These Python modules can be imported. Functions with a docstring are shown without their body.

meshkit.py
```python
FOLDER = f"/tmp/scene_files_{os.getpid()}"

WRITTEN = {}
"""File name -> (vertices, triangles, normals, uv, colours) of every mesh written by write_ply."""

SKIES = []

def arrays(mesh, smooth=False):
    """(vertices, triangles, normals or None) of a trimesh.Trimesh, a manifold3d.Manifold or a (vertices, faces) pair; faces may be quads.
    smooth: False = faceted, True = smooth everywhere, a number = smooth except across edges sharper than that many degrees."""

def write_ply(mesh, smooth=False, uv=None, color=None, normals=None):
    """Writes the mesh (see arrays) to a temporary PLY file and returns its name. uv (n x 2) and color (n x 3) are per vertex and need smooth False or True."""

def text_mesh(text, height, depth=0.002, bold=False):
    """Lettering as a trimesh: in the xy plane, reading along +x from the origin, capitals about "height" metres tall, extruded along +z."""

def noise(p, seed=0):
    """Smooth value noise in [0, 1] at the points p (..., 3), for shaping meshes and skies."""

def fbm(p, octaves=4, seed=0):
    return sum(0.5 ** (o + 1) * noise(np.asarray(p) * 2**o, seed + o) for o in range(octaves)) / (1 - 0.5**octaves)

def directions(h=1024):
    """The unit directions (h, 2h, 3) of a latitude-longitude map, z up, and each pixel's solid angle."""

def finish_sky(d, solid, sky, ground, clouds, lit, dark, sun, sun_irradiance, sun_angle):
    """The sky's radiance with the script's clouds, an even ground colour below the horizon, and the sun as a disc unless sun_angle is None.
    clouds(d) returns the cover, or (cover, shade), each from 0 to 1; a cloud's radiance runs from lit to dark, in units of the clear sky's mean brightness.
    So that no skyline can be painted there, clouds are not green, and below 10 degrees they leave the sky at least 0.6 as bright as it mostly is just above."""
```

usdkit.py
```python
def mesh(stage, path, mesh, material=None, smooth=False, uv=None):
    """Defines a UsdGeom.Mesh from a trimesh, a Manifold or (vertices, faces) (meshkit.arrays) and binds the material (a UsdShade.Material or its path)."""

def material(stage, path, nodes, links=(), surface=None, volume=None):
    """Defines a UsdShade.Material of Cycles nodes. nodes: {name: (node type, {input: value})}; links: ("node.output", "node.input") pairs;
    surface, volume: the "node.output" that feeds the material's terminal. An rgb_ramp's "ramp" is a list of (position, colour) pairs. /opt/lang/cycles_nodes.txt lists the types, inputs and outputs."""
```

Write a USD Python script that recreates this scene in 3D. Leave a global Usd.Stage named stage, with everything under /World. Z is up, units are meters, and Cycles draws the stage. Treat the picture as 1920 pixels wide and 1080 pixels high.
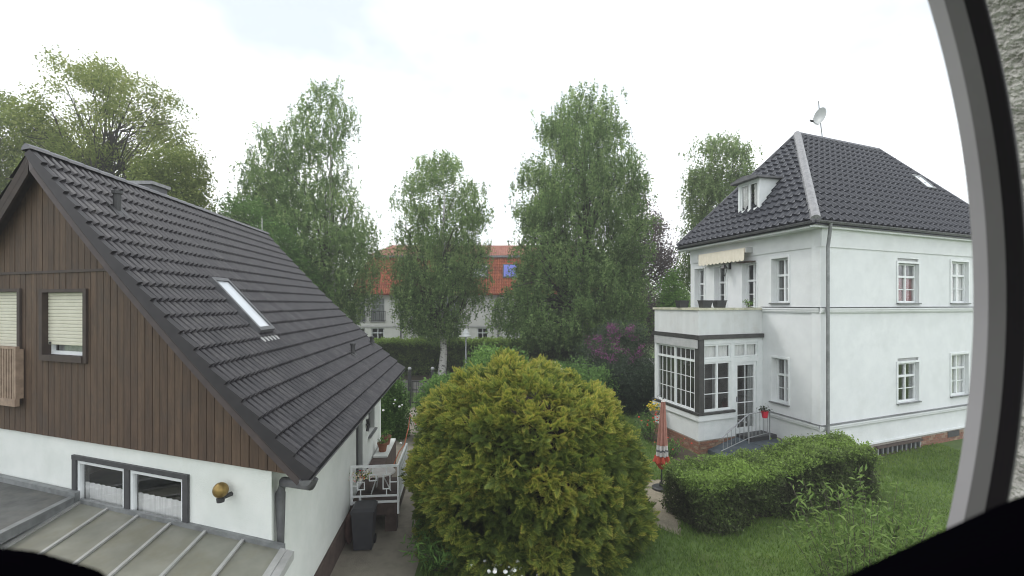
import math, numpy as np, trimesh, usdkit
from meshkit import noise, fbm
from pxr import Usd, UsdGeom, UsdLux, UsdShade, Sdf, Gf
from shapely.geometry import Polygon, box as sbox
from shapely.ops import unary_union

# ------------------------------------------------------------------ camera, sky, sun, exposure
stage = Usd.Stage.CreateInMemory()
UsdGeom.SetStageUpAxis(stage, 'Z'); UsdGeom.SetStageMetersPerUnit(stage, 1.0)
UsdGeom.Xform.Define(stage, '/World'); UsdGeom.Scope.Define(stage, '/World/Looks')
HC, F, CX, CY = 4.8, 900.0, 960.0, 570.0          # eye height, focal length in photo pixels, principal point
cam = UsdGeom.Camera.Define(stage, '/World/camera')
cam.AddTranslateOp().Set(Gf.Vec3d(0, 0, HC)); cam.AddRotateXOp().Set(90.0)
APER = 36.0
cam.CreateFocalLengthAttr(APER * F / 1920); cam.CreateHorizontalApertureAttr(APER)
cam.CreateVerticalApertureOffsetAttr(APER * (CY - 540) / 1920)
cam.CreateFStopAttr(4.5); cam.CreateFocusDistanceAttr(13.0); cam.CreateClippingRangeAttr(Gf.Vec2f(0.02, 2000))
cam.CreateExposureAttr(0.45)

SUN_EL, SUN_ROT = math.radians(48), math.radians(-65)
dome = UsdLux.DomeLight.Define(stage, '/World/sky_light')
skym = usdkit.material(stage, '/World/Looks/sky', {
    'tc': ('texture_coordinate', {}), 'mp': ('mapping', {'scale': (1.0, 1.0, 1.6), 'location': (20.7, 1.9, 8.2), 'rotation': (0, 0, -1.1)}),
    'sky': ('sky_texture', {'sky_type': 'single_scattering', 'sun_disc': False, 'sun_elevation': SUN_EL, 'sun_rotation': SUN_ROT}),
    'n': ('noise_texture', {'scale': 1.0, 'detail': 6.0, 'roughness': 0.55}),
    'r': ('rgb_ramp', {'ramp': [(0.36, (6.6, 7.2, 7.8)), (0.46, (10.2, 10.7, 11.2)), (0.56, (13.4, 13.5, 13.6))]}),
    'mx': ('mix', {'fac': 0.93}), 'bg': ('background_shader', {'strength': 0.1})},
    [('tc.generated', 'mp.vector'), ('mp.vector', 'n.vector'), ('n.fac', 'r.fac'), ('sky.color', 'mx.color1'), ('r.color', 'mx.color2'), ('mx.color', 'bg.color')],
    surface='bg.background')
UsdShade.MaterialBindingAPI.Apply(dome.GetPrim()).Bind(skym)
sun = UsdLux.DistantLight.Define(stage, '/World/sun')
sun.CreateNormalizeAttr(True); sun.CreateIntensityAttr(0.25); sun.CreateAngleAttr(14.0); sun.CreateColorAttr(Gf.Vec3f(1, .97, .92))
sdir = Gf.Vec3d(math.sin(SUN_ROT) * math.cos(SUN_EL), math.cos(SUN_ROT) * math.cos(SUN_EL), math.sin(SUN_EL))
sun.AddTransformOp().Set(Gf.Matrix4d().SetRotate(Gf.Rotation(Gf.Vec3d(0, 0, 1), sdir)))

# ------------------------------------------------------------------ helpers
rng = np.random.default_rng(7)
def at(u, v, y): return np.array([(u - CX) / F * y, y, HC + (CY - v) / F * y])
def atz(u, v, z=0.0): return at(u, v, (HC - z) * F / (v - CY))
LOC, COUNT = {}, {}
def numbered(parent, name):
    k = parent + '/' + name; n = COUNT.get(k, 0); COUNT[k] = n + 1
    return name if n == 0 else '%s_%03d' % (name, n)
def setcd(prim, **kw):
    for k, v in kw.items():
        if v: prim.SetCustomDataByKey(k, v)
def thing(name, label, cat, loc=(0, 0, 0), group=None):
    p = '/World/' + numbered('/World', name)
    x = UsdGeom.Xform.Define(stage, p); x.AddTranslateOp().Set(Gf.Vec3d(*map(float, loc))); LOC[p] = np.array(loc, float)
    setcd(x.GetPrim(), label=label, category=cat, group=group); return p
def dup(src, loc, label, cat, group=None):
    p = '/World/' + numbered('/World', src.split('/')[-1])
    x = UsdGeom.Xform.Define(stage, p); x.GetPrim().GetReferences().AddInternalReference(src); x.GetPrim().SetInstanceable(True)
    UsdGeom.Xformable(x).GetOrderedXformOps()[0].Set(Gf.Vec3d(*map(float, loc)))
    setcd(x.GetPrim(), label=label, category=cat, group=group); return p
class MB:
    def __init__(s): s.v, s.f, s.t, s.n = [], [], [], 0
    def add(s, v, f, t=None):
        v = np.asarray(v, float); f = np.asarray(f, int)
        if f.shape[1] == 4: f = np.vstack([f[:, [0, 1, 2]], f[:, [0, 2, 3]]])
        s.v.append(v); s.f.append(f + s.n); s.t.append(np.full(len(v), .5) if t is None else np.broadcast_to(t, len(v)).astype(float)); s.n += len(v); return s
    def par(s, o, a, b, c):
        o, a, b, c = (np.asarray(x, float) for x in (o, a, b, c))
        v = [o, o + a, o + a + b, o + b, o + c, o + a + c, o + a + b + c, o + b + c]
        f = [[0, 3, 2, 1], [4, 5, 6, 7], [0, 1, 5, 4], [1, 2, 6, 5], [2, 3, 7, 6], [3, 0, 4, 7]]
        if np.dot(np.cross(a, b), c) < 0: f = [q[::-1] for q in f]
        return s.add(v, f)
    def bx(s, x0, x1, y0, y1, z0, z1): return s.par((x0, y0, z0), (x1 - x0, 0, 0), (0, y1 - y0, 0), (0, 0, z1 - z0))
    def wb(s, W, s0, s1, z0, z1, d0, d1):
        return s.par(W.p(s0, z0, d0), W.a * (s1 - s0), np.array([0, 0, z1 - z0]), W.n * (d1 - d0))
    def tube(s, pts, r, n=6, cap=True):
        pts = np.asarray(pts, float); r = np.broadcast_to(r, len(pts)); m = len(pts)
        tan = np.gradient(pts, axis=0); tan /= np.linalg.norm(tan, axis=1, keepdims=True) + 1e-12
        ref = np.array([0, 0, 1.0]) if abs(tan[:, 2]).mean() < .8 else np.array([1.0, 0, 0])
        e1 = np.cross(tan, ref); e1 /= np.linalg.norm(e1, axis=1, keepdims=True) + 1e-12; e2 = np.cross(tan, e1)
        an = np.arange(n) / n * 2 * np.pi
        v = (pts[:, None] + r[:, None, None] * (np.cos(an)[None, :, None] * e1[:, None] + np.sin(an)[None, :, None] * e2[:, None])).reshape(-1, 3)
        f = [[i * n + j, i * n + (j + 1) % n, (i + 1) * n + (j + 1) % n, (i + 1) * n + j] for i in range(m - 1) for j in range(n)]
        f = [q[::-1] for q in f]
        s.add(v, f)
        if cap:
            for i, rev in ((0, False), (m - 1, True)):
                c = v[i * n:(i + 1) * n]; tri = [[0, k, k + 1] for k in range(1, n - 1)]
                s.add(c, [t[::-1] for t in tri] if not rev else tri)
        return s
    def lathe(s, c, prof, n=14, ax=None):
        prof = np.asarray(prof, float); an = np.arange(n) / n * 2 * np.pi; c = np.asarray(c, float)
        v = np.concatenate([np.stack([r * np.cos(an), r * np.sin(an), np.full(n, z)], 1) for r, z in prof])
        if ax is not None: v = v @ np.linalg.inv(ax) if False else v @ np.asarray(ax)
        m = len(prof)
        f = [[i * n + j, i * n + (j + 1) % n, (i + 1) * n + (j + 1) % n, (i + 1) * n + j] for i in range(m - 1) for j in range(n)]
        return s.add(v + c, f)
    def poly(s, W, poly, d0, d1, ex=None):
        ex = W.n if ex is None else np.asarray(ex, float)
        for g in getattr(poly, 'geoms', [poly]):
            if g.geom_type != 'Polygon' or g.area < 1e-6: continue
            m = trimesh.creation.extrude_polygon(g, 1.0, engine='earcut'); q = np.asarray(m.vertices)
            v = np.array([W.o + W.a * x + ex * (d0 + (d1 - d0) * h) for x, z, h in q]); v[:, 2] = q[:, 1]
            f = np.asarray(m.faces)
            if np.dot(np.cross(W.a, [0, 0, 1]), ex) * (d1 - d0) < 0: f = f[:, ::-1]
            s.add(v, f)
        return s
    def mesh(s, m): return s.add(np.asarray(m.vertices), np.asarray(m.faces))
    def build(s, name, mat, parent=None, label=None, cat=None, group=None, kind=None, smooth=False, tint=False, loc=None):
        par = parent or '/World'; p = par + '/' + numbered(par, name)
        v = np.concatenate(s.v); f = np.concatenate(s.f)
        if parent is None:
            if kind == 'structure' or kind == 'stuff': L = np.zeros(3)
            else: L = np.array([(v[:, 0].min() + v[:, 0].max()) / 2, (v[:, 1].min() + v[:, 1].max()) / 2, v[:, 2].min()]) if loc is None else np.array(loc, float)
        else: L = LOC[parent]
        LOC[p] = L
        m = usdkit.mesh(stage, p, (v - L, f), M[mat] if isinstance(mat, str) else mat, smooth=False if tint else smooth)
        if parent is None and np.abs(L).max() > 0: m.AddTranslateOp().Set(Gf.Vec3d(*L))
        if tint: UsdGeom.PrimvarsAPI(m).CreatePrimvar('tint', Sdf.ValueTypeNames.FloatArray, 'vertex').Set(np.concatenate(s.t).astype(np.float32))
        setcd(m.GetPrim(), label=label, category=cat, group=group, kind=kind); return p
class Wall:
    """An upright plane: origin, direction along it, outward normal (towards the side given)."""
    def __init__(s, o, a, toward=(0, 0)):
        s.o = np.array([o[0], o[1], 0.0]); a = np.array([a[0], a[1], 0.0]); s.a = a / np.linalg.norm(a)
        n = np.array([s.a[1], -s.a[0], 0]); s.n = n if np.dot(n[:2], np.array(toward) - s.o[:2]) > 0 else -n
    def p(s, x, z, d=0.0): return s.o + s.a * x + s.n * d + np.array([0, 0, z])
    def on(s, u, v=None, d=0.0):
        o = s.o + s.n * d; k = (u - CX) / F
        x = (k * o[1] - o[0]) / (s.a[0] - k * s.a[1]); y = (o + s.a * x)[1]
        return (x, HC + (CY - v) / F * y) if v is not None else x
def unit(v): v = np.asarray(v, float); return v / np.linalg.norm(v)

# ------------------------------------------------------------------ materials
M = {}
def mat(name, c1, c2=None, scale=3.0, rough=.7, bump=0.0, bscale=60.0, metal=0.0, spec=.5, detail=5.0, stretch=(1, 1, 1), lo=.35, hi=.68, dirt=None, dscale=1.2, coat=0.0):
    c2 = c2 or c1
    nodes = {'g': ('geometry', {}), 'mp': ('mapping', {'scale': stretch}), 'n': ('noise_texture', {'scale': scale, 'detail': detail, 'roughness': .6}),
             'r': ('rgb_ramp', {'ramp': [(lo, c1), (hi, c2)]}), 'p': ('principled_bsdf', {'roughness': rough, 'metallic': metal, 'specular_ior_level': spec, 'coat_weight': coat})}
    links = [('g.position', 'mp.vector'), ('mp.vector', 'n.vector'), ('n.fac', 'r.fac')]
    out = 'r.color'
    if dirt:
        nodes.update({'dn': ('noise_texture', {'scale': dscale, 'detail': 7.0, 'roughness': .7}), 'dr': ('rgb_ramp', {'ramp': [(.5, (0, 0, 0)), (.75, (1, 1, 1))]}), 'dm': ('mix', {'color2': dirt})})
        links += [('g.position', 'dn.vector'), ('dn.fac', 'dr.fac'), ('dr.color', 'dm.fac'), (out, 'dm.color1')]; out = 'dm.color'
    links.append((out, 'p.base_color'))
    if bump:
        nodes.update({'bn': ('noise_texture', {'scale': bscale, 'detail': 4.0}), 'b': ('bump', {'strength': bump, 'distance': .02})})
        links += [('mp.vector', 'bn.vector'), ('bn.fac', 'b.height'), ('b.normal', 'p.normal')]
    M[name] = usdkit.material(stage, '/World/Looks/' + name, nodes, links, surface='p.BSDF')
def leafmat(name, ramp, trans=.4, rough=.55):
    n = {'a': ('attribute', {'attribute': 'tint'}), 'r': ('rgb_ramp', {'ramp': ramp}), 'p': ('principled_bsdf', {'roughness': rough, 'specular_ior_level': .35}),
         't': ('translucent_bsdf', {}), 'm': ('mix_closure', {'fac': trans})}
    M[name] = usdkit.material(stage, '/World/Looks/' + name, n, [('a.fac', 'r.fac'), ('r.color', 'p.base_color'), ('r.color', 't.color'), ('p.BSDF', 'm.closure1'), ('t.BSDF', 'm.closure2')], surface='m.closure')
def glassmat(name, tint=(1, 1, 1), ior=1.5, extra=0.0):
    n = {'t': ('transparent_bsdf', {'color': tint}), 'g': ('glossy_bsdf', {'roughness': .02, 'color': (1, 1, 1)}), 'f': ('layer_weight', {'blend': .5}), 'm': ('mix_closure', {}),
         'pw': ('math', {'math_type': 'power', 'value2': 3.2}), 'ma': ('math', {'math_type': 'multiply_add', 'value2': .80, 'value3': .012 + extra})}
    M[name] = usdkit.material(stage, '/World/Looks/' + name, n, [('f.facing', 'pw.value1'), ('pw.value', 'ma.value1'), ('ma.value', 'm.fac'), ('t.BSDF', 'm.closure1'), ('g.BSDF', 'm.closure2')], surface='m.closure')

mat('render_white', (.63, .65, .655), (.68, .70, .70), 2.2, .85, .35, 120, dirt=(.58, .60, .595), dscale=.8)
mat('render_warm', (.62, .65, .62), (.69, .71, .68), 2.0, .85, .3, 90, dirt=(.58, .61, .57), dscale=.9)
mat('render_far', (.50, .50, .46), (.58, .58, .54), .8, .85)
mat('render_grey', (.36, .36, .35), (.44, .44, .42), 1.0, .85)
mat('paint_white', (.62, .65, .65), (.70, .72, .72), 4, .45)
mat('paint_grey', (.35, .36, .36), (.42, .42, .42), 4, .5)
mat('parapet', (.54, .56, .555), (.62, .635, .63), 1.2, .85, .2, 90, stretch=(2.5, 2.5, .35), dirt=(.50, .50, .48), dscale=1.6)
mat('coping', (.38, .37, .27), (.58, .57, .46), 5, .8, .2, 60, dirt=(.26, .27, .16), dscale=3)
mat('dark_timber', (.028, .028, .028), (.05, .048, .045), 6, .5, .1)
mat('tile_slate', (.012, .013, .019), (.022, .023, .031), 8, .24, spec=.6)
mat('tile_slate_b', (.015, .016, .022), (.027, .028, .037), 9, .28, spec=.6)
mat('tile_brown', (.015, .014, .016), (.030, .027, .030), 4, .26, .1, 160, spec=.5, dirt=(.055, .052, .052), dscale=6)
mat('tile_brown_b', (.012, .011, .013), (.025, .023, .026), 5, .24, .1, 160, spec=.5, dirt=(.05, .047, .047), dscale=5)
mat('tile_brown_c', (.019, .0175, .020), (.036, .033, .036), 6, .30, .1, 160, spec=.5, dirt=(.07, .065, .062), dscale=7)
mat('tile_verge_shaded', (.008, .007, .008), (.015, .013, .014), 5, .5, .1, 160, spec=.3)  # darker than the slope tiles: shade on the verge side is painted in
mat('lead', (.16, .16, .165), (.27, .27, .28), 9, .45, .15, 60)
mat('zinc', (.15, .16, .16), (.24, .25, .25), 6, .5, metal=.3, dirt=(.10, .10, .10))
mat('zinc_dark', (.07, .07, .075), (.12, .12, .125), 5, .5, metal=.2)
for k, (a, b) in enumerate([((.052, .031, .018), (.090, .054, .031)), ((.045, .026, .015), (.078, .046, .027)), ((.058, .034, .020), (.098, .060, .035))]):
    mat('board_' + 'abc'[k], a, b, 5, .75, .25, 30, stretch=(3, 3, .35), dirt=(.05, .034, .024), dscale=2.2)
mat('board_dark', (.030, .020, .016), (.05, .034, .026), 6, .7)
mat('bargeboard', (.028, .019, .018), (.045, .030, .027), 6, .6)
mat('shutter', (.55, .53, .43), (.60, .58, .48), 4, .5)
mat('balustrade', (.20, .14, .10), (.30, .22, .16), 8, .7)
mat('plinth_brown', (.050, .034, .028), (.085, .060, .050), 5, .85, .2)
mat('anthracite', (.030, .030, .032), (.045, .045, .047), 6, .5)
mat('bitumen', (.075, .078, .075), (.125, .128, .122), 3, .9, .5, 120, dirt=(.16, .15, .13), dscale=1.0)
mat('poly_sheet', (.13, .132, .105), (.215, .215, .175), 1.6, .38, dirt=(.15, .14, .09), dscale=1.4)
mat('alu', (.33, .335, .32), (.42, .42, .41), 6, .4, metal=.25)
mat('brass', (.20, .135, .045), (.30, .21, .075), 9, .38, metal=.8)
mat('bin_plastic', (.022, .022, .026), (.034, .034, .038), 4, .5)
mat('bag_brown', (.055, .030, .026), (.09, .05, .042), 8, .8)
mat('bag_grey', (.22, .22, .23), (.34, .34, .35), 8, .4)
mat('brick', (.15, .075, .05), (.25, .13, .085), 14, .85, .3, 90)
mat('brick_b', (.16, .075, .05), (.26, .125, .08), 14, .85, .3, 90)
mat('brick_c', (.20, .135, .09), (.30, .205, .14), 14, .85, .3, 90)
mat('mortar', (.26, .24, .21), (.34, .32, .28), 12, .9)
mat('slate_blue', (.045, .058, .070), (.085, .105, .122), 3, .7, .2, 50, dirt=(.13, .15, .16), dscale=2.5)
mat('concrete', (.17, .152, .12), (.29, .262, .21), 2.0, .9, .4, 60, dirt=(.085, .08, .055), dscale=1.0)
mat('asphalt', (.05, .05, .05), (.085, .083, .08), 3, .9, .4, 60)
mat('paving', (.12, .115, .105), (.19, .18, .165), 2, .9, .3, 40)
mat('gravel', (.20, .17, .12), (.34, .30, .23), 40, .9, .8, 60, dirt=(.13, .12, .075), dscale=3)
mat('soil', (.045, .034, .022), (.075, .058, .038), 4, .95, .6, 30)
mat('lawn_base', (.062, .105, .022), (.10, .16, .036), 1.5, .95, .6, 40, dirt=(.085, .10, .03), dscale=.7)
mat('bark', (.055, .045, .036), (.11, .092, .075), 6, .9, .5, 20, stretch=(3, 3, .8))
mat('rubber_seal', (.003, .0025, .003), (.005, .004, .005), 3, .8, spec=.1)
mat('bark_dark', (.028, .024, .02), (.055, .047, .04), 6, .9, .5, 20)
mat('birch_bark', (.07, .065, .06), (.50, .49, .46), 3.2, .8, .3, 20, stretch=(1.4, 1.4, 3.0), lo=.36, hi=.48)
mat('twig', (.018, .014, .009), (.034, .026, .017), 6, .95)
mat('metal_black', (.02, .02, .021), (.035, .035, .036), 6, .5)
mat('metal_white', (.66, .68, .68), (.74, .75, .75), 6, .45)
mat('metal_grey', (.24, .25, .26), (.34, .35, .36), 6, .42, metal=.3)
mat('stone', (.24, .23, .21), (.36, .345, .32), 8, .9, .3)
mat('parasol_rust', (.30, .14, .105), (.37, .18, .14), 8, .85)
mat('parasol_red', (.38, .055, .028), (.46, .08, .04), 8, .85)
mat('parasol_white', (.48, .46, .44), (.60, .58, .55), 8, .85)
mat('parasol_grey', (.10, .10, .11), (.15, .15, .16), 8, .85)
mat('pot_red', (.42, .012, .03), (.5, .02, .045), 8, .5)
mat('terracotta', (.16, .06, .03), (.22, .09, .05), 8, .8)
mat('basket', (.20, .17, .13), (.34, .30, .24), 14, .9, .4)
mat('awning', (.64, .59, .48), (.70, .65, .54), 6, .8)
mat('curtain_white', (.50, .51, .50), (.62, .63, .62), 40, .9, stretch=(1, 1, .05))
mat('curtain_net', (.20, .215, .21), (.30, .315, .31), 30, .9, stretch=(1, 1, .05))
mat('curtain_red', (.11, .004, .006), (.17, .006, .009), 30, .8, stretch=(1, 1, .05))
mat('interior', (.10, .095, .09), (.15, .14, .13), 1.5, .9)
mat('tile_red', (.32, .088, .038), (.44, .140, .062), 2.5, .75, dirt=(.17, .055, .035), dscale=1.5)
mat('tile_pink', (.36, .16, .11), (.45, .22, .16), 2.5, .7, dirt=(.26, .12, .09), dscale=1.5)
mat('blind_blue', (.14, .16, .55), (.19, .22, .62), 3, .6)
mat('roughcast', (.30, .29, .27), (.50, .49, .46), 16, .95, .9, 90)
mat('sash_white_shaded', (.20, .19, .20), (.24, .23, .24), 3, .45)  # white frame painted mid-grey: the dim room's shade is in the colour
mat('sash_grey', (.05, .047, .047), (.065, .062, .062), 3, .55)
mat('rubber', (.007, .006, .007), (.012, .010, .011), 3, .7)
mat('black_felt', (.0006, .0005, .001), (.001, .0009, .0016), 3, 1.0, spec=.0)
mat('flower_white', (.75, .74, .74), (.8, .8, .8), 3, .7)
mat('flower_yellow', (.75, .50, .01), (.8, .6, .03), 3, .7)
mat('flower_red', (.55, .04, .02), (.65, .08, .04), 3, .7)
mat('flower_purple', (.17, .04, .15), (.28, .09, .26), 3, .7)
mat('cord_orange', (.45, .12, .05), (.5, .16, .08), 3, .7)
mat('dish', (.36, .38, .38), (.44, .46, .46), 3, .4)
glassmat('glass'); glassmat('glass_roof', (.35, .38, .42), 1.7)
mat('skylight_glass', (.50, .53, .56), (.58, .60, .62), 2, .08)
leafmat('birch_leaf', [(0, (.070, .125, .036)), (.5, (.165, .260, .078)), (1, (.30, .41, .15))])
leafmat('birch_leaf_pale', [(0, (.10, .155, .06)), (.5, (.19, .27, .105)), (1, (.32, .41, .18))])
leafmat('oak_leaf', [(0, (.080, .115, .022)), (.5, (.175, .225, .05)), (1, (.32, .36, .11))])
leafmat('copper_leaf', [(0, (.060, .045, .048)), (.5, (.115, .092, .088)), (1, (.18, .165, .135))])
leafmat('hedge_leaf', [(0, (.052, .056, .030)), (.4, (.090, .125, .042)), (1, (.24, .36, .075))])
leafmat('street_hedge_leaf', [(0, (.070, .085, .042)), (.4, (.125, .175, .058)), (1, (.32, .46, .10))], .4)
leafmat('shrub_leaf', [(0, (.055, .105, .028)), (.5, (.120, .225, .055)), (1, (.23, .38, .095))])
leafmat('dark_leaf', [(0, (.026, .042, .026)), (.5, (.050, .080, .042)), (1, (.10, .14, .075))])
leafmat('thuja_leaf', [(0, (.045, .066, .016)), (.3, (.115, .165, .032)), (.55, (.235, .275, .045)), (.8, (.43, .41, .070)), (1, (.58, .38, .12))], .35)
leafmat('grass_leaf', [(0, (.060, .105, .020)), (.5, (.125, .205, .038)), (1, (.21, .28, .065))])
leafmat('peach_leaf', [(0, (.060, .110, .025)), (.5, (.120, .195, .045)), (1, (.21, .29, .085))], .35)
leafmat('petal_purple', [(0, (.10, .025, .08)), (.5, (.20, .06, .155)), (1, (.33, .12, .27))], .2)
leafmat('petal_mix', [(0, (.55, .04, .02)), (.5, (.8, .8, .78)), (1, (.75, .5, .02))], .1)

# ------------------------------------------------------------------ ground
def sheet(name, pts, z, m, **k):
    import shapely
    poly = Polygon(pts); mb = MB()
    g = trimesh.creation.triangulate_polygon(poly, engine='earcut')
    v = np.c_[g[0], np.full(len(g[0]), z)]; f = g[1]
    nz = np.cross(v[f[:, 1]] - v[f[:, 0]], v[f[:, 2]] - v[f[:, 0]])[:, 2]
    f = np.where((nz < 0)[:, None], f[:, ::-1], f)
    return mb.add(v, f).build(name, m, kind='structure', **k)
sheet('ground', [(-400, -60), (400, -60), (400, 700), (-400, 700)], 0, 'lawn_base')
sheet('concrete_path', [(-3.6, 3), (-1.55, 3), (-1.75, 9.5), (-1.95, 13.0), (-2.6, 15.5), (-3.2, 19.0), (-3.55, 22.4), (-4.6, 22.4), (-4.6, 16), (-4.0, 12)], .006, 'concrete')
GRAVEL = [(3.2, 13.1), (4.35, 13.1), (4.2, 11.9), (3.75, 10.7), (3.5, 9.9), (3.15, 10.3), (2.75, 11.4)]
sheet('gravel_path', GRAVEL, .008, 'gravel')
sheet('soil_bed', [(5.2, 13.4), (8.7, 15.1), (8.75, 15.6), (6.1, 14.9), (5.9, 15.2), (5.2, 18.5), (4.6, 18.3), (4.9, 15)], .006, 'soil')
sheet('pavement', [(-40, 26.0), (40, 26.0), (40, 31.6), (-40, 31.6)], .010, 'paving')
sheet('road', [(-60, 34.5), (60, 34.5), (60, 42.5), (-60, 42.5)], .006, 'asphalt')
sheet('verge', [(-40, 30.2), (40, 30.2), (40, 32.2), (-40, 32.2)], .016, 'soil')

M['haze'] = usdkit.material(stage, '/World/Looks/haze', {'v': ('principled_volume', {'color': (.93, .95, .96), 'density': .0013, 'anisotropy': .2})}, [], volume='v.volume')  # volume added to lift the dark tones of distant foliage
MB().bx(-410, 410, -70, 710, -1, 24).build('haze', 'haze', kind='stuff', label='thin haze volume added to lighten and soften the trees', cat='haze')
# ------------------------------------------------------------------ windows
def window(parent, W, s0, s1, z0, z1, rec=.13, name='window', transom=.62, cols=2, lower_rows=2, upper=True, fw=.06, surround=.0, sill=True, curtain=None, frame='paint_white', glass='glass', label=None, bars=.03, sillmat='zinc', upper_rows=1, muntin_cols=1):
    """Frame with mullions as the window; panes, glazing bars, sill, casing and curtain are its pieces. d<0 is inside the wall."""
    d1 = -rec; d0 = d1 - .06
    fr = MB(); e = .004
    fr.wb(W, s0 + e, s0 + fw, z0 + e, z1 - e, d0, d1).wb(W, s1 - fw, s1 - e, z0 + e, z1 - e, d0, d1)
    fr.wb(W, s0 + fw, s1 - fw, z0 + e, z0 + fw, d0, d1).wb(W, s0 + fw, s1 - fw, z1 - fw, z1 - e, d0, d1)
    zt = z0 + (z1 - z0) * transom if upper else z1 - fw
    if upper: fr.wb(W, s0 + fw, s1 - fw, zt - .035, zt + .035, d0, d1 + .008)
    cw = (s1 - s0 - 2 * fw) / cols
    for c in range(1, cols):
        x = s0 + fw + c * cw; fr.wb(W, x - .035, x + .035, z0 + fw, z1 - fw, d0 + .003, d1 + .005)
    w = fr.build(name, frame, parent, label=label)
    for c in range(cols):
        a, b = s0 + fw + c * cw + (.035 if c else 0), s0 + fw + (c + 1) * cw - (.035 if c < cols - 1 else 0)
        zones = [(z0 + fw, (zt - .035) if upper else zt, lower_rows)] + ([(zt + .035, z1 - fw, upper_rows)] if upper else [])
        for (q0, q1, rows) in zones:
            for r in range(rows):
                for m in range(muntin_cols):
                    pa, pb = a + (b - a) * m / muntin_cols, a + (b - a) * (m + 1) / muntin_cols
                    MB().wb(W, pa + .002, pb - .002, q0 + (q1 - q0) * r / rows + .002, q0 + (q1 - q0) * (r + 1) / rows - .002, d0 + .02, d0 + .026).build('pane', glass, w)
            mb = MB(); used = False
            for r in range(1, rows):
                zz = q0 + (q1 - q0) * r / rows; mb.wb(W, a, b, zz - bars / 2, zz + bars / 2, d0 + .012, d0 + .034); used = True
            for m in range(1, muntin_cols):
                xx = a + (b - a) * m / muntin_cols; mb.wb(W, xx - bars / 2, xx + bars / 2, q0, q1, d0 + .010, d0 + .032); used = True
            if used: mb.build('glazing_bars', frame, w)
    if sill: MB().wb(W, s0 - .06, s1 + .06, z0 - .045, z0 - .003, -rec, .07).build('sill', sillmat, w)
    if surround:
        k = surround; mb = MB().wb(W, s0 - k, s0, z0, z1, 0, .025).wb(W, s1, s1 + k, z0, z1, 0, .025).wb(W, s0 - k, s1 + k, z1, z1 + k, 0, .025)
        mb.build('casing', 'paint_white', w)
    if curtain:
        cm, top, bot, cover = curtain; mb = MB(); n = 28
        za, zb = z0 + (z1 - z0) * bot, z0 + (z1 - z0) * top
        for side in cover:
            a, b = s0 + fw + (s1 - s0 - 2 * fw) * side[0], s0 + fw + (s1 - s0 - 2 * fw) * side[1]
            xs = np.linspace(a, b, n); dd = d0 - .028 + .012 * np.sin(np.arange(n) * 1.9)
            v = np.array([W.p(x, zz, d) for zz in (za, zb) for x, d in zip(xs, dd)])
            mb.add(v, [[i, i + 1, n + i + 1, n + i] for i in range(n - 1)])
        mb.build('curtain', cm, w)
    return w
def hole(s0, s1, z0, z1): return sbox(s0, z0, s1, z1)

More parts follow.
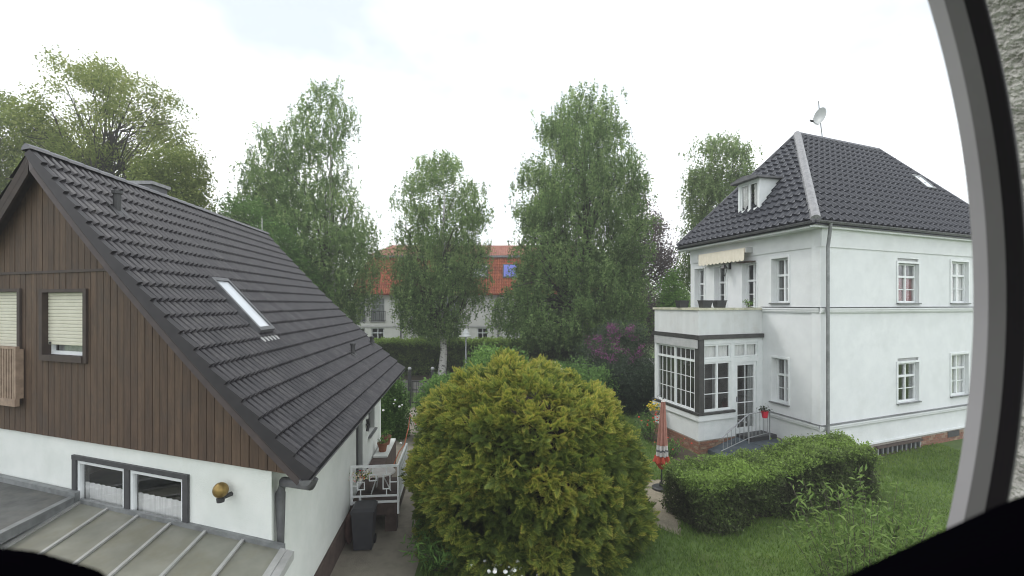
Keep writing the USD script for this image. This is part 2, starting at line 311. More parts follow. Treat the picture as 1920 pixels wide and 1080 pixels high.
# ------------------------------------------------------------------ roof tiling
def tile_local(prof, rows=1, thick=.045, lift=.045):
    """One tile in the unit square (x across, t down the slope), with its rolls; returns (x, t, h) vertices and faces."""
    x, h = np.array(prof).T; n = len(x)
    top = [(a, -.06, b) for a, b in zip(x, h)]; bot = [(a, 1.0, b + lift) for a, b in zip(x, h)]; low = [(a, 1.0, b + lift - thick) for a, b in zip(x, h)]
    v = np.array(top + bot + low)
    f = [[i, n + i, n + i + 1, i + 1] for i in range(n - 1)] + [[n + i, 2 * n + i, 2 * n + i + 1, n + i + 1] for i in range(n - 1)]
    return v, np.array(f)
ROLL2 = [(0, .0), (.06, .038), (.16, .062), (.26, .038), (.32, .0), (.5, .0), (.56, .038), (.66, .062), (.76, .038), (.82, .0), (1.0, .0)]
ROLL1 = [(0, .040), (.12, .028), (.28, -.008), (.50, -.018), (.66, .0), (.80, .052), (.90, .068), (1.0, .042)]
def clip(v, f, planes):
    for o, n in planes:
        if (((v - o) @ n) < 0).any():
            m = trimesh.intersections.slice_mesh_plane(trimesh.Trimesh(v, f, process=False), n, o)
            v, f = np.asarray(m.vertices), np.asarray(m.faces)
            if not len(f): return None
    return v, f
def lay_tiles(tiles, roof, mats, name='roof_tile', most=300):
    """tiles: list of (vertices, faces); the nearest ones each become a part, the others one part."""
    d = [np.linalg.norm(v.mean(0) - [0, 0, HC]) for v, f in tiles]; order = np.argsort(d)
    for i in order[:most]: MB().add(*tiles[i]).build(name, mats[int(rng.integers(len(mats)))], roof)
    groups = {}
    rest = MB()
    for i in order[most:]: rest.add(*tiles[i])
    if rest.n: rest.build(name + '_field', mats[0], roof, kind='stuff')

# ================================================================== the gabled house on the left
A_ = unit((-.105, .9945)); T_ = unit((-.9375, .348))
E0 = np.array([-2.31, 5.41]); ZE, RISE, DR, TR = 2.87, 4.25, 4.787, 5.35; LEN = 8.87
def zroof(t, sag=.16):
    q = np.clip(np.where(t <= TR, t, 2 * TR - t) / TR, -.2, 1); return ZE + RISE * q - sag * 4 * q * (1 - q)
def rp(a, t, h=0.0):
    """a along the eaves, t up from them, h out of the roof."""
    a, t, h = np.broadcast_arrays(np.asarray(a, float), np.asarray(t, float), np.asarray(h, float))
    e = .01; g = (zroof(t + e) - zroof(t - e)) / (2 * e)
    p = np.stack([E0[0] + A_[0] * a + T_[0] * t, E0[1] + A_[1] * a + T_[1] * t, zroof(t)], -1)
    dt = np.stack([np.full_like(g, T_[0]), np.full_like(g, T_[1]), g], -1); n = np.cross(np.array([A_[0], A_[1], 0.0]), dt); n /= np.linalg.norm(n, axis=-1, keepdims=True)
    n = np.where(n[..., 2:] < 0, -n, n)
    return p + n * h[..., None]
W0 = np.array([-2.98, 5.95])
G = Wall(W0, T_); S = Wall(W0, A_, (5, 6)); SDEEP = 8.15
gh = thing('gabled_house', 'white rendered house with brown boarded gable and steep dark tiled roof, at the left', 'house', (W0[0], W0[1], 0))
SOFF = .36
def zgab(s, d=0.0):
    t = (s * .8958 + .6 - d) / .8958; return float(zroof(np.array(t))) - .10
ZC = 2.80
def on(W, u, v, d=0.0): return W.on(u, v, d)
gw = [(on(G, 147, 860)[0], on(G, 236, 860)[0]), (on(G, 246, 890)[0], on(G, 346, 890)[0])]
gl = unary_union([sbox(0, 0, 10.2, ZC)]); GW_Z0, GW_Z1 = 1.70, 2.44
ga, gb = gw[1][1], gw[0][0]
gl = gl.difference(sbox(ga - .1, GW_Z0, gb + .1, GW_Z1 + .07))
A_3 = np.array([A_[0], A_[1], 0.0]); T_3 = np.array([T_[0], T_[1], 0.0])
wl = MB().poly(G, gl, 0, -.3, -A_3).build('wall', 'render_warm', gh)
# boards of the gable: one board after another, cut to the roof line and round the openings
ow = (on(G, 171, 600)[0], on(G, 83, 600)[0]); OZ0, OZ1 = 3.92, 5.03
od = (on(G, 47, 600)[0], on(G, 47, 600)[0] + 1.05); DZ0, DZ1 = 3.20, 5.05
holes = unary_union([sbox(ow[0], OZ0, ow[1], OZ1), sbox(od[0], DZ0, od[1], DZ1)])
SA = 4.674
edge = [(s, zgab(s) + .0) for s in np.linspace(0, SA * 2, 33)]
gable = Polygon([(-.42, ZC - .06), (-.42, zgab(-.42) + .02)] + edge + [(SA * 2 + .3, ZC - .02)])
MB().poly(G, gable.buffer(-.02).difference(holes).difference(sbox(-2, 0, .12, 9)), .0, -.1).build('gable_wall', 'board_dark', gh)
BW = .150; s = -.42; k = 0; ZJ = 5.30
while s < SA * 2:
    for za, zb in ((ZC - .06, ZJ - .012), (ZJ + .012, 9), (OZ1, ZJ - .012), (DZ1, ZJ - .012)):
        if za in (OZ1, DZ1) and not (((ow if za == OZ1 else od)[0] < s + BW) and ((ow if za == OZ1 else od)[1] > s)): continue
        b = sbox(s + .006, za, s + BW - .006, zb).intersection(gable.union(sbox(-.32, ZC - .06, SA * 2, ZC))).difference(holes)
        b = max(getattr(b, 'geoms', [b]), key=lambda q: q.area)
        if b.area > .001:
            MB().poly(G, b, .012, .034 + .006 * rng.random()).build('board', 'board_' + 'abc'[int(rng.integers(3))], wl)
    s += BW; k += 1
MB().wb(G, 2.72, 6.6, ZJ - .02, ZJ + .02, .036, .052).build('trim_board', 'board_dark', gh)
# attic windows with roller shutters
def shutter_window(s0, s1, z0, z1, down, name, glazed=True):
    w = MB().wb(G, s0, s0 + .08, z0, z1, -.1, .07).wb(G, s1 - .08, s1, z0, z1, -.1, .07).wb(G, s0 + .08, s1 - .08, z1 - .05, z1, -.1, .07).wb(G, s0 + .08, s1 - .08, z0, z0 + .09, -.1, .085).build(name, 'board_dark', gh)
    zb = z0 + .09 + (z1 - z0 - .14) * (1 - down); n = int((z1 - .05 - zb) / .052); h = (z1 - .05 - zb) / n
    for i in range(n):
        q0 = zb + i * h
        prof = [(q0 + .002, .006), (q0 + h * .25, .010), (q0 + h * .7, .011), (q0 + h - .002, .006)]
        v = np.array([G.p(x, z, -.02 + d) for z, d in prof for x in (s0 + .084, s1 - .084)])
        MB().add(v, [[0, 1, 3, 2], [2, 3, 5, 4], [4, 5, 7, 6]]).wb(G, s0 + .084, s1 - .084, q0 + .002, q0 + h - .002, -.035, -.022).build('shutter_slat', 'shutter', w)
    if glazed:
        a, b = s0 + .08, s1 - .08; zz = z0 + .09
        MB().wb(G, a, a + .045, zz, zb, -.09, -.05).wb(G, b - .045, b, zz, zb, -.09, -.05).wb(G, a + .045, b - .045, zz, zz + .055, -.09, -.05).build('sash', 'paint_white', w)
        MB().wb(G, a + .045, b - .045, zz + .055, zb + .1, -.08, -.075).build('pane', 'glass', w)
        mb = MB(); n = 24; xs = np.linspace(a + .05, b - .05, n); dd = -.14 + .015 * np.sin(np.arange(n) * 2.0)
        mb.add(np.array([G.p(x, z, d) for z in (zz, zb + .2) for x, d in zip(xs, dd)]), [[i, i + 1, n + i + 1, n + i] for i in range(n - 1)]); mb.build('curtain', 'curtain_net', w)
        for x in (a + .05, b - .09): MB().wb(G, x, x + .035, zb + .01, zb + .045, -.005, .012).build('stopper', 'metal_black', w)
    return w
shutter_window(ow[0], ow[1], OZ0, OZ1, .84, 'attic_window'); 
dw = shutter_window(od[0], od[1], DZ0, DZ1, .97, 'attic_door', False)
rail_top, rail_bot = 4.12, 3.24
s0r = on(G, 52, 700)[0]
rl = MB().wb(G, s0r, s0r + 1.15, rail_top - .04, rail_top, .10, .15).wb(G, s0r, s0r + 1.15, rail_bot - .07, rail_bot + .05, .10, .16).wb(G, s0r, s0r + .05, rail_bot + .05, rail_top - .04, .05, .15).build('french_balustrade', 'balustrade', gh)
for i in range(15): MB().wb(G, s0r + .075 + i * .072, s0r + .113 + i * .072, rail_bot + .05, rail_top - .04, .108, .142).build('slat', 'balustrade', rl)
# ground-floor windows above the canopy
mid = (gw[0][1] + gw[1][0]) / 2
cas = MB().wb(G, ga - .1, ga - .003, GW_Z0, GW_Z1, -.1, .035).wb(G, gb + .003, gb + .1, GW_Z0, GW_Z1, -.1, .035).wb(G, ga - .1, gb + .1, GW_Z1 + .003, GW_Z1 + .07, -.1, .04).wb(G, gw[1][1] + (gw[1][0] - gw[1][1]) + .004, gw[0][1] - .004, GW_Z0, GW_Z1, -.1, .03).build('window_surround', 'anthracite', gh)
for (x1, x0) in gw:
    a, b = min(x0, x1), max(x0, x1)
    window(gh, G, a, b, GW_Z0, GW_Z1, rec=-.012, upper=False, cols=1, lower_rows=1, fw=.05, sill=False, curtain=('curtain_white', .52, 0.0, [(0, 1)]), name='ground_floor_window')
# side wall and its door and window
sd = (4.80, 5.52); sw_ = (6.25, 7.1)
side = sbox(.302, 0, SDEEP, 3.02).difference(unary_union([sbox(sd[0], .62, sd[1], 2.75), sbox(sw_[0], 1.45, sw_[1], 2.45)]))
MB().poly(S, side, 0, -.3, -T_3).wb(S, .0, .30, 2.80, 3.02, -.06, -.001).build('side_wall', 'render_warm', gh)
MB().wb(S, -.0, SDEEP, 0, .47, .0, .035).build('plinth', 'plinth_brown', gh)
bk = Wall(S.p(SDEEP, 0)[:2], T_, (0, 60)); MB().poly(bk, Polygon([(0, 0), (0, 3.1), (SA, 6.8), (SA * 2, 3.1), (SA * 2, 0)]), 0, -.3).build('rear_wall', 'render_warm', gh)
fw_ = Wall(G.p(SA * 2, 0)[:2], A_, (-50, 10)); MB().poly(fw_, sbox(0, 0, SDEEP, 3.1), 0, -.3).build('outer_wall', 'render_warm', gh)
A_3 = np.array([A_[0], A_[1], 0.0]); MB().add([G.p(.4, 2.75, -.3), G.p(SA * 2 - .3, 2.75, -.3), G.p(SA * 2 - .3, 2.75, -.3) + A_3 * 7.4, G.p(.4, 2.75, -.3) + A_3 * 7.4], [[0, 1, 2, 3]]).build('upper_floor', 'interior', gh)
dr = MB().wb(S, sd[0] + .004, sd[1] - .004, .62, 2.746, -.16, -.10).build('door', 'metal_black', gh)
MB().wb(S, sd[0] + .1, sd[0] + .14, 1.5, 1.62, -.10, -.04).build('handle', 'metal_grey', dr)
window(gh, S, sw_[0], sw_[1], 1.45, 2.45, upper=False, cols=2, lower_rows=1, frame='anthracite', name='side_window')
MB().tube([S.p(5.95, 1.95, .03), S.p(6.0, 1.80, .05), S.p(5.93, 1.66, .03)], .035, 6).tube([S.p(5.85, 1.84, .03), S.p(6.06, 1.78, .03)], .025, 6).build('wall_ornament', 'metal_black', gh)
# roof
na, nt = 2, 24
def slab(t0, t1, h0, h1, a0=0.0, a1=LEN):
    ts = np.linspace(t0, t1, nt); g = []
    for h in (h1, h0):
        for a in (a0, a1): g.append(rp(np.full(nt, a), ts, np.full(nt, h)))
    v = np.concatenate(g); f = []
    for i in range(nt - 1):
        f += [[i, nt + i, nt + i + 1, i + 1], [2 * nt + i, 2 * nt + i + 1, 3 * nt + i + 1, 3 * nt + i], [i, i + 1, 2 * nt + i + 1, 2 * nt + i], [nt + i, 3 * nt + i, 3 * nt + i + 1, nt + i + 1]]
    f += [[0, 2 * nt, 3 * nt, nt], [nt - 1, 2 * nt - 1, 4 * nt - 1, 3 * nt - 1]]
    return v, f
rf = MB().add(*slab(0.0, TR, -.085, -.005)).add(*slab(TR, TR * 2, -.085, -.005)).build('roof', 'bargeboard', gh)
MB().add(*slab(0.02, TR, -.16, -.088, .0, .035)).add(*slab(TR, 2 * TR, -.16, -.088, .0, .035)).build('bargeboard', 'bargeboard', gh)
NR, NC = 20, 30
tv, tf = tile_local(ROLL2); tiles = []
for r in range(NR):
    t1 = TR * (1 - r / NR) - .03; t0 = TR * (1 - (r + 1) / NR) - .03
    for c in range(NC):
        a0, a1 = -.03 + (LEN + .06) * c / NC, -.03 + (LEN + .06) * (c + 1) / NC
        j = rng.normal(0, .002)
        tiles.append((rp(a0 + (a1 - a0) * tv[:, 0], t1 + (t0 - t1) * tv[:, 1], tv[:, 2] + j), tf[:, ::-1]))
# skylight opening: leave out covered tiles
lay_tiles(tiles, rf, ['tile_brown', 'tile_brown_b', 'tile_brown_c'])
# verge tiles, ridge caps
for r in range(NR):
    t1 = TR * (1 - r / NR) - .03; t0 = TR * (1 - (r + 1) / NR) - .04
    P = [rp(a, t, h) for t in (t1, t0) for a, h in ((-.05, -.055), (-.05, .05 + (.045 if t == t0 else 0)), (.035, .065 + (.045 if t == t0 else 0)))]
    mb = MB().add(P, [[0, 1, 4, 3], [1, 2, 5, 4]]).add(P[3:], [[0, 1, 2]]); mb.build('verge_tile', 'tile_verge_shaded', rf)
for k in range(26):
    a0 = -.05 + k * (LEN + .1) / 26; a1 = a0 + (LEN + .1) / 26 + .03
    an = np.linspace(-1.25, 1.25, 7); rad = .13
    base = rp(np.array([a0, a1]), TR, 0) + [0, 0, -.03]; side_v = np.array([T_[0], T_[1], 0])
    v = np.array([base[q] + side_v * (rad + .012 * q) * np.sin(x) + np.array([0, 0, (rad + .012 * q) * np.cos(x)]) for q in (0, 1) for x in an])
    MB().add(v, [[i, i + 1, 7 + i + 1, 7 + i] for i in range(6)]).add(v[7:], [[0, i, i + 1] for i in range(1, 6)]).add(v[:7], [[0, i + 1, i] for i in range(1, 6)]).build('ridge_tile', 'tile_brown_c', rf)
# the far slope's tiles, seen only as an edge
far = MB()
for r in range(12):
    ta, tb = TR + TR * r / 12, TR + TR * (r + 1) / 12
    P = rp(np.array([0, LEN, LEN, 0]), np.array([ta, ta, tb, tb]), np.array([.01, .01, .05, .05])); far.add(P, [[0, 1, 2, 3]])
far.build('rear_tiles', 'tile_brown', rf)
# skylight, vents, chimney, gutter, downpipe, lightning rod
def roof_on(u, v, h=0.0):
    best = None
    d = np.array([(u - CX) / F, 1.0, (CY - v) / F]); lo, hi = 2.0, 25.0
    for y in np.linspace(3, 25, 2200):
        p = np.array([0, 0, HC]) + d * y; q = p[:2] - E0
        m = np.array([[A_[0], T_[0]], [A_[1], T_[1]]]); a, t = np.linalg.solve(m, q)
        if 0 <= t <= TR and p[2] <= float(zroof(np.array(t))) + h and a > -.5: return a, t
    return best
q1, q2, q3, q4 = roof_on(388, 533), roof_on(418, 531), roof_on(496, 628), roof_on(474, 634)
sa0, sa1 = (q1[0] + q4[0]) / 2 + .05, (q2[0] + q3[0]) / 2 + .05; st1, st0 = (q1[1] + q2[1]) / 2, (q3[1] + q4[1]) / 2
def rbox(mb, a0, a1, t0, t1, h0, h1):
    P = np.array([rp(a, t, h) for h in (h0, h1) for a, t in ((a0, t0), (a1, t0), (a1, t1), (a0, t1))])
    return mb.add(P, [[0, 3, 2, 1], [4, 5, 6, 7], [0, 1, 5, 4], [1, 2, 6, 5], [2, 3, 7, 6], [3, 0, 4, 7]])
sa1 = max(sa1, sa0 + .62)
sk = rbox(rbox(rbox(rbox(MB(), sa0, sa0 + .07, st0, st1, .0, .15), sa1 - .07, sa1, st0, st1, .0, .15), sa0 + .07, sa1 - .07, st0, st0 + .07, 0, .15), sa0 + .07, sa1 - .07, st1 - .07, st1, 0, .15).build('skylight', 'zinc_dark', gh, label='long narrow roof window with pale glass')
rbox(MB(), sa0 + .065, sa1 - .065, st0 + .065, st1 - .065, .09, .125).build('pane', 'skylight_glass', sk)
rbox(MB(), sa0 - .06, sa1 + .06, st0 - .16, st0 - .003, .045, .06).build('flashing', 'alu', sk)
for (u, v, h, r) in ((217, 400, .30, .055), (660, 668, .24, .05), (696, 650, .22, .05)):
    a, t = roof_on(u, v); p = rp(a, t, .03)
    vp = rbox(MB(), a - .16, a + .16, t - .14, t + .14, .05, .075).tube([p, p + [0, 0, h]], r, 10).build('vent_pipe', 'metal_black', gh)
    MB().lathe(p + [0, 0, h], [(r + .02, 0), (r + .02, .05), (0.001, .06)], 10).build('cap', 'metal_black', vp)
cp = rp(3.25, TR + .50, 0); ch = MB().bx(cp[0] - .29, cp[0] + .29, cp[1] - .24, cp[1] + .24, cp[2] - .6, 7.40).build('chimney', 'zinc_dark', gh)
MB().bx(cp[0] - .34, cp[0] + .34, cp[1] - .29, cp[1] + .29, 7.40, 7.47).build('chimney_cap', 'lead', ch)
p = rp(LEN - .3, TR, .1); MB().tube([p, p + [0, 0, .4]], .012, 5).build('lightning_rod', 'alu', gh)
def gutter(p0, p1, out, r, name, parent, m):
    an = np.linspace(0, np.pi, 8); ax = np.array([*out, 0.0]); P = []
    for base in (p0, p1):
        for rr in (r, r - .008): P += [np.asarray(base) + ax * (r - rr * np.cos(x)) * 1.0 + np.array([0, 0, -rr * np.sin(x)]) for x in an]
    n = 8; f = []
    for i in range(n - 1): f += [[i, 2 * n + i, 2 * n + i + 1, i + 1], [n + i, n + i + 1, 3 * n + i + 1, 3 * n + i]]
    f += [[0, n, 3 * n, 2 * n], [n - 1, 2 * n + n - 1, 3 * n + n - 1, 2 * n - 1]]
    mb = MB().add(P, f)
    for q in (0, 2): mb.add(P[q * n:q * n + n], [[0, i, i + 1] for i in range(1, n - 1)])
    return mb.build(name, m, parent)
gutter(rp(-.1, .03, -.06), rp(LEN + .05, .03, -.06), S.n[:2], .065, 'gutter', gh, 'zinc_dark')
g0 = rp(.22, -.02, -.12); MB().tube([g0 + S.n * .06, g0 + S.n * .03 + [0, 0, -.08], S.p(.12, 2.55, .10), S.p(.10, 2.42, .07), S.p(.10, .1, .07)], .06, 10).build('downpipe', 'zinc_dark', gh, smooth=50)
# globe lamp on the gable
lx, lz = on(G, 431, 912); 
lm = thing('globe_lamp', 'round brass globe lamp fixed to the white wall beside the canopy windows', 'lamp', G.p(lx, lz, .12))
MB().add(trimesh.creation.icosphere(3, .092).vertices * [1, 1, 1.05] + G.p(lx, lz, .13), trimesh.creation.icosphere(3, .092).faces).build('globe', 'brass', lm, smooth=True)
MB().tube([G.p(lx - .03, lz - .09, 0), G.p(lx - .03, lz - .09, .13)], .03, 8).lathe(G.p(lx, lz - .15, .13), [(.001, 0), (.045, 0), (.05, .05), (.03, .07)], 10).build('bracket', 'metal_black', lm)

# flat roof and ribbed canopy in front of the gable
fr0 = on(G, 148, 930)[0]
fl = thing('flat_roof_annex', 'low annex with grey bitumen flat roof and metal edge, against the white wall', 'annex', G.p(fr0 + 2, 0, 1))
P = lambda s, d, z: G.o + G.a * s - A3 * d + np.array([0, 0, z])
A3 = np.array([A_[0], A_[1], 0.0]); ZF, ZK = 1.90, 1.80
def para(mb, s0, s1, d0, d1, z0, z1, dz=0.0, skew=0.0):
    """A box on the gable wall's line and the house's length; dz is the fall over its depth."""
    o = P(s0, d0, z0); return mb.par(o, P(s1, d0, z0) - o, P(s0 + skew, d1, z0 - dz) - o, [0, 0, z1 - z0])
para(MB(), fr0 + .06, fr0 + 6, .12, 4.2, 1.75, ZF).build('roof', 'bitumen', fl)
para(MB(), fr0 - .05, fr0 + 6, .02, .12, 1.8, ZF + .08).build('flashing', 'zinc', fl)
para(MB(), fr0 - .05, fr0 + .055, .13, 4.2, 1.80, ZF + .03).build('edge_trim', 'zinc', fl)
para(MB(), fr0 - .02, fr0 + 5.9, .4, 4.1, .0, 1.745).build('wall', 'render_warm', fl)
cn = thing('canopy', 'lean-to canopy of dull translucent sheets with aluminium bars below the white gable', 'canopy', P(1.5, 1, 0))
c0, c1 = -.22, fr0 - .07
ns = 6; fall = .22; DC = 3.2
for i in range(ns):
    a, b = c0 + (c1 - c0) * i / ns, c0 + (c1 - c0) * (i + 1) / ns
    para(MB(), a + .02, b - .02, .06, DC, ZK, ZK + .012, fall).build('roof_panel', 'poly_sheet', cn)
for i in range(ns + 1):
    a = c0 + (c1 - c0) * i / ns; w = .022 if 0 < i < ns else .045
    para(MB(), a - w, a + w, .06, DC, ZK + .014, ZK + .042, fall).build('glazing_bar', 'alu', cn)
para(MB(), c0, c1, .0, .06, ZK + .0, ZK + .07).build('wall_flashing', 'zinc', cn)
para(MB(), c0 - .16, c0 - .05, .05, DC, ZK - .06, ZK + .03, fall).build('side_gutter', 'alu', cn)
for d in (1.9, 3.0): 
    q = P(c0 + .0, d, 0); MB().bx(q[0] - .04, q[0] + .04, q[1] - .04, q[1] + .04, 0, ZK - .02 - fall * d / DC).build('post', 'alu', cn)

# the entrance landing with white railing, and what stands there
DZ = .62
d_near, d_far, d_out = 4.05, 5.6, 1.02
ld = thing('entrance_landing', 'raised brown landing on a post beside the white side wall, with white railings', 'landing', S.p(4.8, 0, .5))
MB().wb(S, d_near, d_far, DZ - .24, DZ, .04, d_out).build('slab', 'plinth_brown', ld)
MB().wb(S, d_near + .06, d_near + .28, 0, DZ - .24, d_out - .28, d_out - .04).build('post', 'plinth_brown', ld)
MB().wb(S, d_far, SDEEP + .1, 0, .78, .04, .42).build('retaining_wall', 'plinth_brown', ld)
MB().wb(S, 6.6, SDEEP + .1, .783, .83, .05, .41).build('coping', 'render_warm', ld)
RZ0, RZ1 = DZ + .02, 1.43
Wn = Wall(S.p(d_near, 0, 0)[:2], S.n[:2], (0, 0)); Wr = Wall(S.p(d_near, 0, d_out)[:2], S.a[:2], (3, 10))
rail = MB()
for W, L in ((Wn, d_out), (Wr, d_far - d_near)):
    rail.wb(W, 0.05, L, RZ1 - .045, RZ1, -.02, .02).wb(W, .05, L, RZ0 + .0, RZ0 + .04, -.018, .018).wb(W, .05, L, RZ0 + .13, RZ0 + .165, -.015, .015)
    for x in (.07, L): rail.wb(W, x - .022, x + .022, RZ0 - .02 - (.22 if x > .5 else 0), RZ1 - .002, -.022, .022)
rl = rail.wb(Wn, .22, .26, RZ0 - .3, RZ0 + .13, -.02, .02).build('railing', 'metal_white', ld)
orn = MB()
def rect(W, a, b, z0, z1, w=.02):
    orn.wb(W, a, b, z0, z0 + w, -.01, .01).wb(W, a, b, z1 - w, z1, -.01, .01).wb(W, a, a + w, z0 + w, z1 - w, -.01, .01).wb(W, b - w, b, z0 + w, z1 - w, -.01, .01)
rect(Wn, .18, .34, RZ0 + .28, RZ0 + .45); rect(Wn, .42, .58, RZ0 + .46, RZ0 + .60); rect(Wn, .70, .86, RZ0 + .28, RZ0 + .60)
orn.wb(Wn, .07, .18, RZ0 + .36, RZ0 + .38, -.01, .01).wb(Wn, .86, 1.0, RZ0 + .42, RZ0 + .44, -.01, .01).wb(Wn, .49, .51, RZ0 + .60, RZ1 - .05, -.01, .01).wb(Wn, .77, .79, RZ0 + .60, RZ1 - .05, -.01, .01).wb(Wn, .24, .26, RZ0 + .16, RZ0 + .28, -.01, .01).wb(Wn, .77, .79, RZ0 + .16, RZ0 + .28, -.01, .01)
orn.build('railing_ornament', 'metal_white', ld)
lat = MB()
for i in range(13): 
    x = .12 + i * .11; lat.wb(Wr, x, x + .05, RZ0 + .165, RZ1 - .05, -.008, .008)
for i in range(4): lat.wb(Wr, .08, d_far - d_near - .03, RZ0 + .25 + i * .12, RZ0 + .275 + i * .12, .009, .018)
lat.build('lattice_panel', 'metal_white', ld)
tb = thing('garden_table', 'small round pale table on the landing behind the white railing', 'table', S.p(4.75, DZ, .52))
tc = S.p(4.75, DZ, .52); MB().lathe(tc + [0, 0, .42], [(.001, .03), (.34, .03), (.35, .0), (.001, 0)][::-1], 20).build('table_top', 'parasol_white', tb)
for q in range(3):
    an = q * 2.1; MB().tube([tc + [.05 * math.cos(an), .05 * math.sin(an), .41], tc + [.25 * math.cos(an), .25 * math.sin(an), 0.01]], .014, 6).build('leg', 'metal_white', tb)
# wheelie bins, bag
def bin_(c, yaw, label, m, scale=1.0):
    o = thing('wheelie_bin', label, 'bin', c, 'bins by the landing')
    R = np.array([[math.cos(yaw), -math.sin(yaw), 0], [math.sin(yaw), math.cos(yaw), 0], [0, 0, 1]])
    def tp(w0, l0, w1, l1, z0, z1, dx=0):
        v = np.array([[sx * w * .5, sy * l * .5 + dx, z] for z, w, l in ((z0, w0, l0), (z1, w1, l1)) for sx, sy in ((-1, -1), (1, -1), (1, 1), (-1, 1))]) * scale
        return v @ R.T + np.asarray(c), [[0, 3, 2, 1], [4, 5, 6, 7], [0, 1, 5, 4], [1, 2, 6, 5], [2, 3, 7, 6], [3, 0, 4, 7]]
    MB().add(*tp(.38, .40, .46, .50, .04, .84)).build('body', m, o)
    MB().add(*tp(.50, .54, .50, .54, .845, .885)).add(*tp(.50, .54, .40, .40, .886, .93)).build('lid', m, o)
    MB().add(*tp(.40, .04, .40, .04, .86, .90, .31)).build('handle', m, o)
    for sx in (-1, 1):
        cc = np.array([sx * .18, .2, .09]) * scale @ R.T + np.asarray(c); e = R @ np.array([.03, 0, 0])
        MB().tube([cc - e, cc + e], .09, 12).build('wheel', 'rubber', o)
bin_(atz(683, 1026) * [1, 1, 0], .12, 'black wheelie bin with rounded lid standing against the brown plinth below the landing', 'bin_plastic', .90)
bin_(atz(712, 968) * [1, 1, 0] + [-.08, .15, 0], .5, 'grey bin half hidden under the landing behind the black bin', 'bag_grey', .62)
bg = atz(655, 1018); v = trimesh.creation.icosphere(3, 1.0); pv = v.vertices * [.10, .16, .30] * (1 + .25 * (fbm(v.vertices * 2.5, 3)[:, None] - .5)); MB().add(pv + [bg[0], bg[1], .29], v.faces).build('brown_sack', 'bag_brown', label='crumpled brown sack leaning between the plinth and the black bin', cat='sack', smooth=True)

# ================================================================== the white villa on the right
L0 = np.array([9.15, 14.2]); RA = unit((.9208, .39)); RB = unit((-.248, .9688)); LA, LB = 10.7, 6.35
FR = Wall(L0, RA); FL = Wall(L0, RB)
vl = thing('white_villa', 'two storey white villa with dark hipped tile roof and glazed bay, at the right', 'house', (L0[0], L0[1], 0))
ZEV, ZST, ZCO, ZBR = 7.10, 4.62, 1.125, .42
def win_on(W, ua, ub): a, b = W.on(ua), W.on(ub); return min(a, b), max(a, b)
BAY = FL.on(1430)
rw = [win_on(FR, 1683, 1722), win_on(FR, 1783, 1815)]
lw_up = win_on(FL, 1447, 1478); lw = [win_on(FL, 1303, 1322), win_on(FL, 1340, 1362), win_on(FL, 1392, 1419)]
U0, U1 = 4.84, 6.30; D0, D1 = 1.56, 3.02
frh = [sbox(a, z0, b, z1) for a, b in rw for z0, z1 in ((U0, U1), (D0, D1))]
fwall = sbox(0, ZBR, LA, ZEV).difference(unary_union(frh))
lwall = sbox(.302, ZBR, LB, ZEV).difference(unary_union([sbox(lw_up[0], U0, lw_up[1], U1), sbox(lw_up[0], D0, lw_up[1], D1)] + [sbox(a, 4.2, b, 6.25) for a, b in lw]))
MB().poly(FR, fwall, 0, -.3).build('front_wall', 'render_white', vl)
MB().poly(FL, lwall, 0, -.3).build('garden_wall', 'render_white', vl)
MB().wb(FL, .0, .30, ZBR, ZEV - .002, -.298, .0).build('corner_wall', 'render_white', vl)
BK = Wall(FL.p(LB, 0)[:2], RA, (0, 100)); MB().wb(BK, .31, LA, 0, ZEV, -.3, 0).build('rear_wall', 'render_white', vl)
OT = Wall(FR.p(LA, 0)[:2], RB, (100, 20)); MB().wb(OT, .31, LB - .31, 0, ZEV, -.3, 0).build('end_wall', 'render_white', vl)
for z in (.9, 4.2): MB().par(FR.p(.40, z, -.31), FR.a * (LA - .8), FL.a * (LB - .7), [0, 0, .12]).build('floor_slab', 'interior', vl)
MB().par(FR.p(3.6, 1.03, -.31), FR.a * .1, FL.a * (LB - .7), [0, 0, 3.1]).par(FR.p(3.6, 4.33, -.31), FR.a * .1, FL.a * (LB - .7), [0, 0, 2.7]).build('inner_wall', 'interior', vl)
# bands, cornices, corner strip
MB().wb(FR, -.02, LA, 6.50, 7.05, .002, .03).build('frieze', 'render_white', vl); MB().wb(FL, .002, LB, 6.50, 7.05, .002, .03).build('frieze', 'render_white', vl)
def cornice(W, s0, s1, z, name='string_course'):
    pr = [(z - .10, .0), (z - .10, .035), (z - .05, .075), (z, .08), (z + .012, .10), (z + .05, .10), (z + .075, .02)]
    v = np.array([W.p(x, zz, d) for x in (s0, s1) for zz, d in pr]); n = len(pr)
    c = MB().add(v, [[i, i + 1, n + i + 1, n + i] for i in range(n - 1)]).add(v[:n], [[0, i, i + 1] for i in range(1, n - 1)]).add(v[n:], [[0, i, i + 1] for i in range(1, n - 1)])
    p_ = c.build(name, 'render_white', vl); MB().wb(W, s0, s1, z + .077, z + .088, .0, .105).build('flashing', 'zinc', p_)
cornice(FR, -.08, LA, ZST); cornice(FL, .02, BAY - .02, ZST); cornice(FR, -.08, LA, ZCO, 'sill_course'); cornice(FL, .02, BAY - .02, ZCO, 'sill_course')
MB().wb(FL, .002, .30, ZCO + .09, ZST - .11, .002, .022).wb(FL, .002, .30, ZST + .09, 6.498, .002, .022).build('corner_strip', 'render_white', vl)
